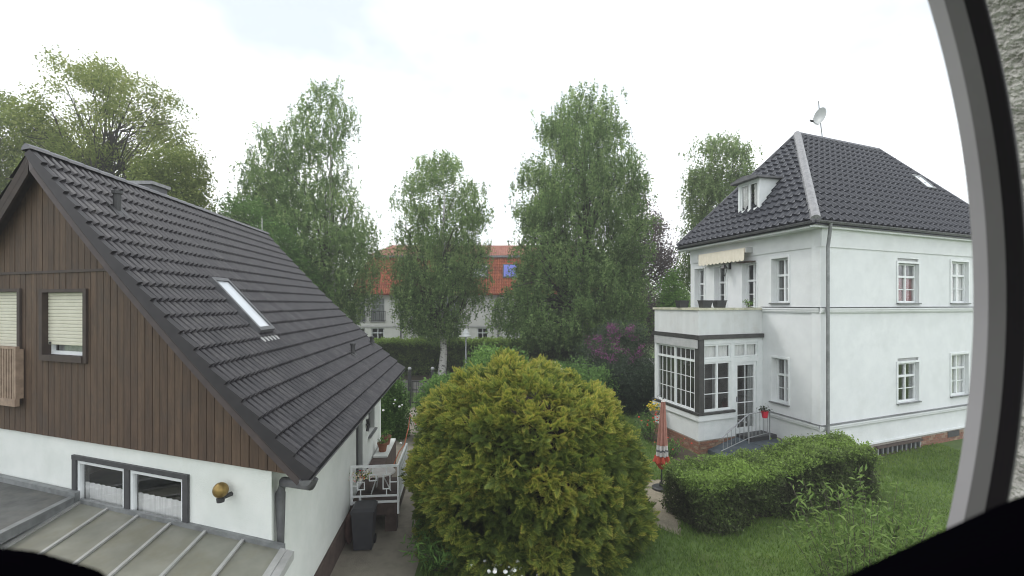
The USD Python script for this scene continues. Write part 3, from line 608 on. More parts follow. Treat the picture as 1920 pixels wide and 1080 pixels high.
# plinth with bricks
BR = ['brick', 'brick', 'brick_b', 'brick_c']
def bricks(W, s0, s1, z0, z1, parent, skip=None):
    bl, bh, g = .24, .071, .012; r = 0; z = z0
    while z + bh <= z1 + .01:
        x = s0 - (bl + g) / 2 * (r % 2)
        while x < s1:
            a, b = max(x, s0), min(x + bl, s1)
            if b - a > .04 and not (skip and skip(a, b, z)):
                MB().wb(W, a, b, z, min(z + bh, z1), -.01, .012 + .004 * rng.random()).build('brick', BR[int(rng.integers(4))], parent)
            x += bl + g
        z += bh + g; r += 1
gs0, gs1 = FR.on(1640), FR.on(1722)
pl = MB().wb(FR, 0, LA, -.2, ZBR - .002, -.3, -.002).wb(FL, .31, LB, -.2, ZBR - .002, -.3, -.002).build('plinth', 'mortar', vl)
MB().wb(FR, -.02, LA, ZBR - .03, ZBR + .02, .0, .045).build('plinth_ledge', 'render_white', vl)
bricks(FR, 1.4, 7.6, .0, ZBR - .035, pl, lambda a, b, z: b > gs0 and a < gs1 and z < .26)
gr = MB().wb(FR, gs0, gs1, -.02, .24, -.01, .01).build('cellar_window', 'metal_black', vl)
mb = MB().wb(FR, gs0 - .05, gs1 + .05, .24, .30, .0, .12).wb(FR, gs0 - .05, gs1 + .05, -.02, .02, .0, .12); mb.build('grille_frame', 'plinth_brown', gr)
for i in range(10):
    x = gs0 + .05 + (gs1 - gs0 - .1) * i / 9; MB().wb(FR, x - .02, x + .02, .02, .24, .04, .08).build('grille_bar', 'metal_grey', gr)
a, b = win_on(FR, 1776, 1797); MB().wb(FR, a, b, .14, .34, .013, .03).build('cellar_window', 'anthracite', vl)
# windows of the villa
cur_n = ('curtain_net', .98, .02, [(0, .16), (.84, 1)]); 
for i, (a, b) in enumerate(rw):
    for lvl, (z0, z1) in enumerate(((U0, U1), (D0, D1))):
        cu = ('curtain_red', .70, .02, [(0, 1)]) if (i == 0 and lvl == 0) else (('curtain_white', .98, .02, [(0, 1)]) if i == 1 else cur_n)
        w = window(vl, FR, a, b, z0, z1 - (.16 if i == 0 else 0), rec=.09, transom=.66, surround=.07, curtain=cu, label='window with red curtains' if (i == 0 and lvl == 0) else None)
        if i == 0: MB().wb(FR, a + .004, b - .004, z1 - .158, z1 - .004, -.20, -.05).build('shutter_box', 'paint_grey', w)
window(vl, FL, lw_up[0], lw_up[1], U0, U1, rec=.2, transom=.62, surround=.07, curtain=cur_n); window(vl, FL, lw_up[0], lw_up[1], D0, D1, rec=.2, transom=.62, surround=.07, curtain=cur_n)
for k, (a, b) in enumerate(lw): window(vl, FL, a, b, 4.2, 6.25, rec=.2, transom=.70, name='balcony_door', sill=False, surround=.05, lower_rows=3, curtain=('curtain_white', .98, .02, [(0, .5)]))
# roof
EAV = 7.24; RZ = 11.27; ao0, ao1, bo0, bo1 = -.5, 11.0, -.2, 6.62; rb = 3.2; ra0, ra1 = 2.79, 7.72
def vp(a, b, z): return np.array([*(L0 + RA * a + RB * b), z])
hull = trimesh.convex.convex_hull(np.array([vp(a, b, z) for a in (ao0, ao1) for b in (bo0, bo1) for z in (EAV - .14, EAV - .02)] + [vp(ra0, rb, RZ - .02), vp(ra1, rb, RZ - .02)]))
vr = MB().mesh(hull).build('roof', 'tile_slate_b', vl)
tv1, tf1 = tile_local(ROLL1, lift=.06, thick=.065)
def tile_face(p00, p10, top0, top1, rows, colw, name):
    """Tiles a slope given its eaves corners and the two ends of its top edge."""
    ed = unit(p10 - p00); L = np.linalg.norm(p10 - p00); m = (p00 + p10) / 2
    up = top0 - p00; up = up - ed * np.dot(up, ed); SL = np.linalg.norm(up); up = up / SL; n = np.cross(ed, up); n = n if n[2] > 0 else -n
    cl = []
    for c_, t_ in ((p00, top0), (p10, top1)):
        e = t_ - c_; nn = np.cross(e, n); nn /= np.linalg.norm(nn); nn = nn if np.dot(m - c_, nn) > 0 else -nn; cl.append((c_, nn))
    out = []; cols = int(round(L / colw)); cwid = L / cols
    for r in range(rows):
        d1, d0 = SL * (1 - r / rows), SL * (1 - (r + 1) / rows)
        for c in range(cols):
            x = p00 + ed * (cwid * c); P_ = x + ed * (cwid * tv1[:, :1]) + up * (d1 + (d0 - d1) * tv1[:, 1:2]) + n * (tv1[:, 2:] + .01)
            fc = tf1 if np.dot(np.cross(P_[tf1[0, 1]] - P_[tf1[0, 0]], P_[tf1[0, 2]] - P_[tf1[0, 0]]), n) > 0 else tf1[:, ::-1]
            fc = np.vstack([fc[:, [0, 1, 2]], fc[:, [0, 2, 3]]])
            got = clip(P_, fc, cl)
            if got is not None and len(got[1]): out.append(got)
    return out
c00, c10, c01, c11 = vp(ao0, bo0, EAV), vp(ao1, bo0, EAV), vp(ao0, bo1, EAV), vp(ao1, bo1, EAV); tp0, tp1 = vp(ra0, rb, RZ), vp(ra1, rb, RZ)
tiles = tile_face(c00, c10, tp0, tp1, 16, .30, 'f') + tile_face(c01, c00, tp0, tp0, 16, .30, 'h')
dorm_o = None
lay_tiles(tiles, vr, ['tile_slate', 'tile_slate_b'])
rest = MB()
for tl in tile_face(c10, c11, tp1, tp1, 16, .6, 'x'): rest.add(*tl)
rest.build('far_hip_tiles', 'tile_slate', vr, kind='stuff')
def caps(p0, p1, n, r, m, name):
    for k in range(n):
        q0, q1 = p0 + (p1 - p0) * k / n, p0 + (p1 - p0) * (k + 1.06) / n
        MB().tube([q0 + [0, 0, .01], q1 + [0, 0, .025]], [r * 1.08, r], 10).build(name, m, vr)
caps(c00, tp0, 14, .13, 'lead', 'hip_tile'); caps(tp0, tp1, 14, .11, 'tile_slate_b', 'ridge_tile'); caps(c10, tp1, 14, .11, 'tile_slate_b', 'hip_tile'); caps(c01, tp0, 14, .10, 'tile_slate_b', 'hip_tile')
MB().wb(FR, -.5, LA + .3, EAV - .20, EAV - .141, -.0, .14).wb(FL, .0, LB + .25, EAV - .20, EAV - .142, .0, .44).build('soffit', 'paint_white', vl)
gutter(c00 + FR.n * .0 + [0, 0, -.03], c10 + [0, 0, -.03], FR.n[:2], .07, 'gutter', vl, 'zinc_dark'); gutter(c00 + [0, 0, -.03], c01 + [0, 0, -.03], FL.n[:2], .07, 'gutter', vl, 'zinc_dark')
MB().tube([FR.p(.02, EAV - .08, .26), FR.p(.06, EAV - .3, .22), FR.p(.07, EAV - .75, .15), FR.p(.07, .0, .15)], .05, 10).build('downpipe', 'zinc', vl, smooth=50)
# roof window on the front slope
fn = np.cross(c10 - c00, tp0 - c00); fn = unit(fn) * (1 if fn[2] > 0 else -1); fu = unit(np.cross(fn, c10 - c00)); fu = fu if fu[2] > 0 else -fu; fe = unit(c10 - c00)
def ray_plane(u, v, o, n):
    d = np.array([(u - CX) / F, 1.0, (CY - v) / F]); e = np.array([0, 0, HC]); return e + d * np.dot(o - e, n) / np.dot(d, n)
q = ray_plane(1727, 345, c00, fn); w2, h2 = .32, .42
rwn = MB().par(q - fe * w2 - fu * h2 + fn * .0, fe * .06, fu * 2 * h2, fn * .14).par(q + fe * (w2 - .06) - fu * h2, fe * .06, fu * 2 * h2, fn * .14).par(q - fe * (w2 - .06) - fu * h2, fe * (2 * w2 - .12), fu * .06, fn * .14).par(q - fe * (w2 - .06) + fu * (h2 - .06), fe * (2 * w2 - .12), fu * .06, fn * .14).build('roof_window', 'zinc', vl)
MB().par(q - fe * (w2 - .06) - fu * (h2 - .06) + fn * .09, fe * (2 * w2 - .12), fu * (2 * h2 - .12), fn * .03).build('pane', 'skylight_glass', rwn)
# dormer on the garden slope
hn = np.cross(c01 - c00, tp0 - c00); hn = unit(hn) * (1 if hn[2] > 0 else -1)
da = ray_plane(1384, 405, c00, hn)
DW = Wall(da[:2], -RB, (0, 10)); zd0 = da[2] + .02
dl = DW.on(1424); zd1 = DW.on(1384, 347)[1]
dm = MB().poly(DW, sbox(0, zd0 - .1, dl, zd1).difference(sbox(.09, zd0 + .09, dl - .09, zd1 - .08)), 0, -.12).wb(DW, 0, .1, zd0 - .1, zd1 - .002, -2.2, -.121).wb(DW, dl - .1, dl, zd0 - .1, zd1 - .002, -2.2, -.121).build('dormer', 'paint_white', vl)
window(vl, DW, .09, dl - .09, zd0 + .09, zd1 - .08, rec=.03, upper=False, cols=2, lower_rows=1, fw=.045, sill=False, curtain=('curtain_white', .98, .02, [(0, .3), (.7, 1)]), name='dormer_window')
rp_ = [(-.16, zd1 + .0), (-.16, zd1 + .06), (dl * .25, zd1 + .15), (dl * .5, zd1 + .18), (dl * .75, zd1 + .15), (dl + .16, zd1 + .06), (dl + .16, zd1 + .0)]
MB().poly(DW, Polygon(rp_), .22, -2.4).build('dormer_roof', 'zinc_dark', vl)
# satellite dish on its mast
mp = tp0 + (tp1 - tp0) * .30; ml = thing('satellite_dish', 'grey satellite dish and aerial on a thin mast above the villa roof ridge', 'satellite dish', mp)
MB().tube([mp + [0, 0, -.1], mp + [-.08, 0, .55], mp + [-.18, 0, 1.55]], .022, 8).build('mast', 'metal_grey', ml)
dirn = unit(np.array([-.92, -.22, .16])); e1 = unit(np.cross(dirn, [0, 0, 1])); e2 = np.cross(e1, dirn)
cc = mp + np.array([-.13, -.12, .88]); rr = np.linspace(0.001, 1, 6)
v = np.concatenate([[cc + dirn * (.10 * r * r) + (e1 * .31 * r) * math.cos(x) + (e2 * .34 * r) * math.sin(x) for x in np.linspace(0, 2 * np.pi, 20, endpoint=False)] for r in rr])
MB().add(v, [[i * 20 + j, i * 20 + (j + 1) % 20, (i + 1) * 20 + (j + 1) % 20, (i + 1) * 20 + j] for i in range(5) for j in range(20)]).build('reflector', 'dish', ml, smooth=True)
tip = cc + dirn * .42 - e2 * .28; MB().tube([cc - e2 * .36 + dirn * .08, tip], .012, 6).build('arm', 'metal_grey', ml); MB().tube([tip - dirn * .06, tip + dirn * .08], .04, 8).build('receiver', 'metal_black', ml)
# awning under the eaves, lantern
aw0, aw1 = FL.on(1411), FL.on(1322)
aw = thing('awning', 'cream rolled-up awning with scalloped valance above the villa balcony doors', 'awning', FL.p((aw0 + aw1) / 2, 6.4, .2))
MB().wb(FL, aw0, aw1, 6.62, 6.78, .04, .30).build('cassette', 'awning', aw)
xs = np.linspace(aw0 + .03, aw1 - .03, 73); dd = .315 + .008 * np.sin(np.arange(73) * 1.4); zl = 6.36 - .05 * np.abs(np.sin(np.arange(73) * np.pi / 6))
v = np.array([FL.p(x, 6.75, .31) for x in xs] + [FL.p(x, z, d) for x, z, d in zip(xs, zl, dd)] + [FL.p(x, z, d + .012) for x, z, d in zip(xs, zl, dd)] + [FL.p(x, 6.75, .322) for x in xs])
MB().add(v, [[k * 73 + i, k * 73 + i + 1, (k + 1) * 73 + i + 1, (k + 1) * 73 + i] for k in range(3) for i in range(72)]).build('valance', 'awning', aw)
for x in (aw0 - .05, aw1 + .01): MB().wb(FL, x, x + .04, 6.60, 6.79, .0, .31).build('end_cap', 'paint_grey', aw)
lx, lz = FL.on(1369, 505); ln = thing('wall_lantern', 'black carriage lantern on the villa wall between the balcony doors', 'lantern', FL.p(lx, lz, .3))
MB().wb(FL, lx - .06, lx + .06, lz + .0, lz + .3, .003, .03).tube([FL.p(lx, lz + .2, .03), FL.p(lx, lz + .32, .14), FL.p(lx, lz + .22, .26)], .02, 6).build('bracket', 'metal_black', ln)
lc = FL.p(lx, lz, .26); MB().lathe(lc, [(.05, -.22), (.11, .02), (.115, .03)], 6).build('glass_shade', 'glass', ln)
MB().lathe(lc, [(.14, .03), (.10, .10), (.03, .17), (.001, .20)], 6).lathe(lc, [(.001, -.28), (.05, -.24), (.05, -.215), (.001, -.215)], 6).build('lantern_cap', 'metal_black', ln)
for k in range(6):
    x = k / 6 * 2 * np.pi; e = np.array([math.cos(x), math.sin(x), 0]); MB().tube([lc + e * .05 + [0, 0, -.22], lc + e * .112 + [0, 0, .03]], .008, 4).build('lantern_bar', 'metal_black', ln)
rs0, rs1 = FL.on(1418), FL.on(1390); MB().wb(FL, rs0, rs1, 6.27, 6.31, .0, .22).build('door_hood', 'plinth_brown', vl)

# the glazed bay with its balcony
B0 = FL.p(BAY, 0)[:2]; BF = Wall(B0, -RA); lb = BF.on(1310); B1 = BF.p(lb, 0)[:2]; BS = Wall(B1, RB); ls = 2.62
bay = thing('glazed_bay', 'projecting white bay with black corner post, gridded windows, garden door and balcony parapet', 'bay', (B1[0], B1[1], 0))
PZ0, PZ1, TZ, SZ, LZ = 3.80, 4.60, 3.66, 1.30, 1.06
sa, sb = BF.on(1319), BF.on(1371); da_, db_ = BF.on(1419), BF.on(1379); da_ = max(da_, .1)
fx0, fx1 = min(sa, sb), max(sa, sb); dx0, dx1 = min(da_, db_), max(da_, db_)
opf = [sbox(fx0, SZ + .03, fx1, 2.92), sbox(fx0, 3.02, fx1, 3.50), sbox(dx0, .55, dx1, 2.86), sbox(dx0 - .06, 3.02, fx0 - .12, 3.50)]
MB().poly(BF, sbox(.002, ZBR, lb - .22, TZ - .002).difference(unary_union(opf)), 0, -.14).build('front_wall', 'paint_white', bay)
mb = MB().wb(BF, lb - .20, lb, SZ - .06, TZ - .002, -.16, .03); mb.build('corner_post', 'dark_timber', bay)
MB().wb(BF, lb - .22, lb, ZBR, SZ - .065, -.16, -.002).build('corner_pier', 'render_white', bay)
MB().poly(BS, sbox(.17, ZBR, ls, TZ - .002).difference(sbox(.2, SZ + .03, ls - .14, 3.36)), 0, -.14).build('side_wall', 'render_white', bay)
MB().wb(BS, .03, ls - .06, 3.37, TZ - .01, .002, .05).build('blind_box', 'paint_grey', bay)
Bk = Wall(BS.p(ls, 0)[:2], RA, (0, 100)); MB().wb(Bk, .15, lb - .02, .0, TZ - .002, -.14, 0).build('far_wall', 'render_white', bay)
MB().wb(BF, .0, lb + .05, TZ, PZ0 - .002, -.14, .07).wb(BS, .0, ls + .05, TZ + .001, PZ0 - .003, -.14, .06).build('cornice', 'dark_timber', bay)
par_ = MB().wb(BF, .002, lb, PZ0, PZ1, -.16, .0).wb(BS, .161, ls, PZ0, PZ1 - .001, -.16, .0).wb(Bk, .161, lb - .02, PZ0, PZ1 - .001, -.16, .0).build('parapet', 'parapet', bay)
MB().wb(BF, .002, lb + .05, PZ1 + .001, PZ1 + .075, -.2, .05).wb(BS, .205, ls + .05, PZ1 + .001, PZ1 + .074, -.2, .05).wb(Bk, .205, lb - .2, PZ1 + .001, PZ1 + .073, -.2, .05).build('coping', 'coping', bay)
MB().par(BF.p(.16, 4.12, -.17), BF.a * (lb - .34), BS.a * (ls - .35), [0, 0, .06]).build('balcony_floor', 'paving', bay)
MB().par(BF.p(.02, 3.70, -.17), BF.a * (lb - .2), BS.a * (ls - .35), [0, 0, .08]).build('ceiling', 'paint_white', bay)
MB().par(BF.p(.02, .50, -.15), BF.a * (lb - .2), BS.a * (ls - .3), [0, 0, .05]).build('floor', 'interior', bay)
MB().wb(BF, fx0 - .09, lb + .09, SZ - .06, SZ + .02, -.05, .10).wb(BS, .0, ls + .04, SZ - .061, SZ + .019, -.05, .09).build('sill', 'dark_timber', bay)
MB().wb(BF, fx0 - .09, lb + .07, LZ, SZ - .066, .001, .075).wb(BS, .0, ls + .03, LZ, SZ - .067, .001, .07).build('ledge', 'render_white', bay)
bpl = MB().wb(BF, .01, lb - .012, -.2, ZBR - .003, -.14, -.012).wb(BS, .14, ls, -.2, ZBR - .003, -.14, -.012).build('plinth', 'mortar', bay)
bricks(BF, .02, lb + .01, -.02, ZBR - .004, bpl, lambda a, b, z: b < 1.3 and False); bricks(BS, .012, ls, -.02, ZBR - .004, bpl)
window(bay, BF, fx0, fx1, SZ + .03, 2.92, rec=.02, upper=False, cols=2, lower_rows=3, sill=False, name='bay_window', bars=.025)
window(bay, BF, fx0, fx1, 3.02, 3.50, rec=.02, upper=False, cols=2, lower_rows=1, sill=False, name='top_light', curtain=('curtain_white', .98, .02, [(0, 1)]))
window(bay, BF, dx0 - .06, fx0 - .12, 3.02, 3.50, rec=.02, upper=False, cols=2, lower_rows=1, sill=False, name='top_light', curtain=('curtain_white', .98, .02, [(0, 1)]))
gd = window(bay, BF, dx0, dx1, .55, 2.86, rec=.02, upper=False, cols=1, lower_rows=5, fw=.11, muntin_cols=2, sill=False, name='garden_door', bars=.025, curtain=('curtain_net', .98, .02, [(0, .3)]))
MB().wb(BF, dx1 - .08, dx1 - .05, 1.55, 1.72, -.02, .03).build('handle', 'metal_grey', gd)
window(bay, BS, .2, ls - .14, SZ + .03, 3.36, rec=.02, transom=.80, cols=2, lower_rows=3, muntin_cols=4, sill=False, name='bay_side_window', bars=.018, fw=.05)
MB().wb(Bk, .17, lb - .2, .6, 3.6, -.16, -.145).build('added_dark_lining', 'interior', bay); MB().wb(FL, BAY + .17, BAY + ls - .17, .6, 3.6, .004, .02).build('added_dark_lining', 'interior', bay)  # dark panels added so the inside of the bay looks dim
# steps at the garden door
stp = thing('garden_steps', 'blue grey slab steps with dark top tread in front of the bay garden door', 'steps', BF.p(.9, 0, .6))
ux0, ux1 = BF.on(1445, None, 1.0), BF.on(1335, None, 1.0); sx0, sx1 = min(ux0, ux1), max(ux0, ux1)
MB().wb(BF, .1, 1.25, .0, .50, .03, .62).build('landing', 'anthracite', stp)
MB().wb(BF, -.25, 1.28, .0, .34, .622, 1.02).build('step', 'slate_blue', stp)
ov = np.array([BF.p(x, z, d) for x, z, d in ((1.256, .40, .03), (lb - .35, .12, .03), (lb - .35, .12, 1.02), (1.285, .36, 1.02), (1.256, 0, .03), (lb - .35, 0, .03), (lb - .35, 0, 1.02), (1.285, 0, 1.02))])
MB().add(ov, [[0, 1, 2, 3], [4, 7, 6, 5], [0, 4, 5, 1], [1, 5, 6, 2], [2, 6, 7, 3], [3, 7, 4, 0]]).build('ramp_slab', 'slate_blue', stp)
MB().wb(BF, -.28, 1.31, .345, .375, .60, 1.05).build('tread', 'slate_blue', stp)
rd = .66
def rq(u, v): x, z = BF.on(u, v, rd); return x, z
r0, r1, r2 = rq(1352, 822), rq(1404, 776), rq(1443, 771)
hr = thing('hand_railing', 'grey tubular handrail with balusters rising beside the garden steps', 'railing', BF.p(r1[0], 0, rd))
MB().tube([BF.p(r0[0], r0[1] - .1, rd), BF.p(*r0, rd), BF.p(*r1, rd), BF.p(*r2, rd), BF.p(r2[0], .35, rd)], .02, 8).build('handrail', 'metal_grey', hr)
for k in range(12):
    w = (k + .5) / 12; x = r0[0] + (r2[0] - r0[0]) * w
    z = np.interp(-x, [-r0[0], -r1[0], -r2[0]], [r0[1], r1[1], r2[1]])
    zb = np.interp(-x, [-r0[0], -r1[0], -r2[0]], [.16, .42, .5]) + .12
    MB().tube([BF.p(x, zb, rd), BF.p(x, z, rd)], .009, 5).build('baluster', 'metal_grey', hr)
MB().tube([BF.p(r0[0], .26, rd), BF.p(r1[0], .54, rd), BF.p(r2[0], .62, rd)], .013, 6).build('lower_rail', 'metal_grey', hr)
for x in (r1[0], r2[0]): MB().tube([BF.p(x, .36, rd), BF.p(x, r1[1] - .02, rd)], .02, 8).build('post', 'metal_grey', hr)

# ================================================================== foliage tools
def quads(c, size, r, droop=0.0, flat=0.0, aspect=.55):
    """Leaf-sized diamonds at the points c: (vertices, faces)."""
    n = len(c); a = r.normal(size=(n, 3)); a[:, 2] = a[:, 2] * (1 - abs(droop)) - droop * 1.3; a /= np.linalg.norm(a, axis=1, keepdims=True)
    nn = r.normal(size=(n, 3)); nn[:, 2] += flat * 2; b = np.cross(nn, a); b /= np.linalg.norm(b, axis=1, keepdims=True) + 1e-9
    s = (size * (.65 + .7 * r.random(n)))[:, None]; fold = np.cross(a, b) * s * .12
    v = np.stack([c - a * s * .5, c + b * s * aspect * .5 + fold, c + a * s * .5, c - b * s * aspect * .5 + fold], 1).reshape(-1, 3)
    i = np.arange(n)[:, None] * 4; f = np.vstack([i + [0, 1, 2], i + [0, 2, 3]])
    return v, f
def profile_crown(rows, y0, n, r, ds=.9, thr=.40, gap=.55, shell=.38, lum=0.0, hthr=0.0):
    """Clump centres of a crown whose outline at depth y0 is given as rows (v, left u, right u)."""
    rows = np.array(sorted(rows)); zs = HC + (CY - rows[:, 0]) / F * y0; xl = (rows[:, 1] - CX) / F * y0; xr = (rows[:, 2] - CX) / F * y0
    o = np.argsort(zs); zs, xl, xr = zs[o], xl[o], xr[o]; out = []; zg = np.linspace(zs[0], zs[-1], 400); wd = np.interp(zg, zs, xr - xl); cdf = np.cumsum(wd ** 1.5 + .15 * wd.max()); cdf /= cdf[-1]
    off = r.random(3) * 50
    while len(out) < n:
        m = 3000; z = np.interp(r.random(m), cdf, zg); L, R = np.interp(z, zs, xl), np.interp(z, zs, xr); c, rad = (L + R) / 2, (R - L) / 2
        an = r.random(m) * 2 * np.pi; q = r.random(m) ** shell
        q = q * (1 if lum == 0 else (1 - lum + 2 * lum * fbm(np.stack([np.cos(an) * 1.3, np.sin(an) * 1.3, z * .55], 1) + off, 3)))
        p = np.stack([c + rad * q * np.cos(an), y0 + rad * ds * q * np.sin(an), z], 1)
        p = p[fbm((p + off) * gap, 3) > thr + hthr * np.clip((p[:, 2] - zs[0]) / (zs[-1] - zs[0]) - .45, 0, 1)]; out += list(p)
    return np.array(out[:n])
def crown_mesh(cl, per, sig, size, r, droop=0.0, tint=(.5, .18), aspect=.55, zs=1.0, ztint=0.0, twigs=None):
    n = len(cl); t = np.clip(r.normal(tint[0], tint[1], n), 0, 1)
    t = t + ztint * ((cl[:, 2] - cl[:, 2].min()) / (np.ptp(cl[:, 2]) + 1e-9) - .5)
    if droop > 0:                                    # hanging strands of leaves
        ns_ = 4; st = np.repeat(cl, ns_, 0) + np.clip(r.normal(size=(n * ns_, 3)), -1.5, 1.5) * [sig, sig, sig * .6]; ln = (.35 + .75 * r.random(n * ns_)) * droop * 1.25
        sway = r.normal(size=(n * ns_, 2)) * .10; which = np.repeat(np.arange(n * ns_), per // ns_); w = r.random(len(which)); per = per // ns_ * ns_
        c = st[which] + np.c_[sway[which] * w[:, None], -w * ln[which]] + np.clip(r.normal(size=(len(which), 3)), -1.6, 1.6) * .055
        if twigs is not None:
            for k in range(0, n * ns_, 5): twigs.tube([st[k], st[k] + [sway[k, 0] * .4, sway[k, 1] * .4, -ln[k] * .5], st[k] + [sway[k, 0], sway[k, 1], -ln[k]]], [.012, .008, .004], 3, False)
    else: c = np.repeat(cl, per, 0) + np.clip(r.normal(size=(n * per, 3)), -1.6, 1.6) * [sig, sig, sig * zs]
    v, f = quads(c, size, r, droop * .6, aspect=aspect)
    tt = np.clip(np.repeat(t, per) + r.normal(0, .12, n * per), 0, 1)
    return MB().add(v, f, np.repeat(tt, 4))
def limbs(mb, base, top, cl, n, r0, r, spread=.75, start=.25):
    ax = top - base; h = np.linalg.norm(ax)
    for k in r.choice(len(cl), min(n, len(cl)), replace=False):
        tgt = cl[k]; w = np.clip((tgt[2] - base[2]) / ax[2] - .12 - .22 * r.random(), start, .92); s = base + ax * w
        if tgt[2] < s[2] - .6: continue
        d = tgt - s; L = np.linalg.norm(d); ms = s + d * .45 + np.array([0, 0, -.08 * L if r.random() < .4 else .10 * L]) + r.normal(size=3) * .05 * L
        ra = max(r0 * (1 - w) * .42, .018); mb.tube([s, ms, tgt], [ra, ra * .65, ra * .25], 5, False)
        for _ in range(2):
            t2 = tgt + r.normal(size=3) * .12 * L - [0, 0, .12 * L]; mb.tube([ms, (ms + t2) / 2 + r.normal(size=3) * .03 * L, t2], [ra * .45, ra * .3, ra * .15], 4, False)
def tree(name, label, base, rows, y0, n, per, size, sig, leaf, bark, r0, seed, cat='tree', droop=0.0, ds=.9, thr=.40, gap=.55, shell=.38, nl=30, tint=(.5, .18), group=None, lean=0.0, zs=1.0, ztint=0.0, aspect=.55, start=.25, extra=None):
    r = np.random.default_rng(seed); bi = droop > 0; n = int(n * 1.7); sig *= .72 if bi else .62; size *= .84 if bi else .84; per = int(per * (1.3 if bi else 1.15)); gap *= 1.35 if bi else 1.0; thr += .02 if bi else 0; cl = profile_crown(rows, y0, n, r, ds, thr, gap, shell, .30, .16 if 'birch' in name else .04)
    if extra is not None: cl = np.vstack([cl, extra(r)])
    top = np.array([cl[cl[:, 2] > np.quantile(cl[:, 2], .97)][:, 0].mean(), y0, cl[:, 2].max() - .3]); top[2] = base[2] + (top[2] - base[2]) * (.80 if leaf == 'oak_leaf' else .93); base = np.array(base, float)
    t = thing(name, label, cat, base, group)
    k = 9; w = np.linspace(0, 1, k); wob = np.cumsum(r.normal(size=(k, 3)) * [.06, .06, 0], 0) * (np.linalg.norm(top - base) / 12); wob -= wob[0]
    pts = base + (top - base) * w[:, None] + wob; rr = r0 * np.array([1.25, .95, .85, .72, .58, .45, .33, .2, .06])
    MB().tube(pts, rr, 10).build('trunk', bark, t, smooth=60)
    mb = MB(); limbs(mb, base, top, cl, nl, r0, r, start=start); 
    if mb.n: mb.build('branches', bark if bark != 'birch_bark' else 'bark_dark', t)
    tw = MB(); cm = crown_mesh(cl, per, sig, size, r, droop, tint, aspect, zs, ztint, tw)
    if tw.n: tw.build('twigs', 'bark_dark', t, kind='stuff')
    cm.build('crown', leaf, t, tint=True)
    return t

# ------------------------------------------------------------------ trees
G_B = 'birches along the street'
tree('birch_tree', 'tall two-topped birch behind the far end of the gabled house roof', (-11.5, 31, 0), [(150, 612, 632), (185, 570, 655), (235, 545, 660), (300, 480, 662), (350, 468, 665), (400, 430, 690), (450, 415, 712), (520, 425, 712), (555, 440, 690), (590, 450, 668), (640, 470, 645)], 31, 1650, 34, .17, .46, 'birch_leaf', 'birch_bark', .26, 11, droop=.75, thr=.38, tint=(.48, .24), nl=60, zs=1.3,
     extra=lambda r: profile_crown([(228, 488, 508), (260, 475, 530), (330, 450, 560), (420, 425, 560)], 31, 240, r, .8, .4))
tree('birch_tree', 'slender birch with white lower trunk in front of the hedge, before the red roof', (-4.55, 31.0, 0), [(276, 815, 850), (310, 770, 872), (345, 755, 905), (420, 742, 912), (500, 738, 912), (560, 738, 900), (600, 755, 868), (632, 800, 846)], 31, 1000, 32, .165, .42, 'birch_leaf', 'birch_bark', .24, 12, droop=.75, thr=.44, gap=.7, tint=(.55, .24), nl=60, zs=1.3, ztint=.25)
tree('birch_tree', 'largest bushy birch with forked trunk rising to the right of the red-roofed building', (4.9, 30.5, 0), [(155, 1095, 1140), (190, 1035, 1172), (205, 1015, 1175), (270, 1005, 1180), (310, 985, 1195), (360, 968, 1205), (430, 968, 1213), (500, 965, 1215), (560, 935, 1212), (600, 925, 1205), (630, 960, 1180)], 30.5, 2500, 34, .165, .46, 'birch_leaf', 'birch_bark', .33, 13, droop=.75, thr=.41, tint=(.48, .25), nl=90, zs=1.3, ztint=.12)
tree('birch_tree', 'pale birch standing behind the villa roof beside the dormer', (12.5, 27.5, 0), [(254, 1328, 1365), (275, 1295, 1405), (320, 1288, 1410), (380, 1282, 1402), (440, 1278, 1385), (520, 1285, 1370)], 27.5, 560, 34, .15, .38, 'birch_leaf_pale', 'birch_bark', .22, 14, droop=.75, thr=.43, gap=.8, tint=(.55, .2), nl=40, zs=1.3)
tree('oak_tree', 'old spreading oak with dark limbs and yellow-green leaves behind the gabled roof', (-21.5, 27.5, 0), [(108, 165, 200), (135, 92, 225), (160, 85, 290), (200, 70, 335), (240, 60, 352), (290, 65, 335), (340, 80, 305), (380, 120, 270)], 27.5, 500, 38, .17, .42, 'oak_leaf', 'bark_dark', .75, 15, thr=.53, gap=.7, shell=.45, tint=(.6, .2), nl=110, start=.18)
tree('oak_tree', 'yellow-green tree cut off by the left edge of the photo, above the gable', (-29.0, 28.0, 0), [(172, -30, 22), (200, -60, 50), (250, -90, 75), (320, -90, 80), (390, -60, 60)], 28, 420, 38, .17, .45, 'oak_leaf', 'bark_dark', .45, 16, thr=.44, gap=.6, tint=(.48, .18), nl=40)
tree('maple_tree', 'small rounded green tree just behind the chimney of the gabled house', (-18.2, 25.0, 0), [(256, 335, 372), (285, 300, 380), (320, 262, 382), (360, 255, 386), (400, 270, 384), (440, 290, 380)], 25, 330, 36, .16, .40, 'oak_leaf', 'bark_dark', .25, 17, thr=.40, tint=(.45, .18), nl=30)
tree('maple_tree', 'green bushy tree between the roof verge and the two-topped birch', (-13.4, 27, 0), [(375, 425, 470), (400, 412, 520), (450, 410, 560), (520, 420, 600), (600, 450, 620)], 27, 300, 36, .16, .42, 'shrub_leaf', 'bark_dark', .2, 171, thr=.38, tint=(.35, .16), nl=20)
tree('copper_tree', 'dark purple-brown ragged tree behind the largest birch, near the villa', (9.6, 37, 0), [(345, 1178, 1196), (390, 1165, 1215), (430, 1165, 1250), (480, 1170, 1266), (540, 1175, 1268), (590, 1180, 1265), (650, 1185, 1262)], 37, 430, 32, .19, .55, 'copper_leaf', 'bark_dark', .3, 18, thr=.40, tint=(.5, .2), nl=40)
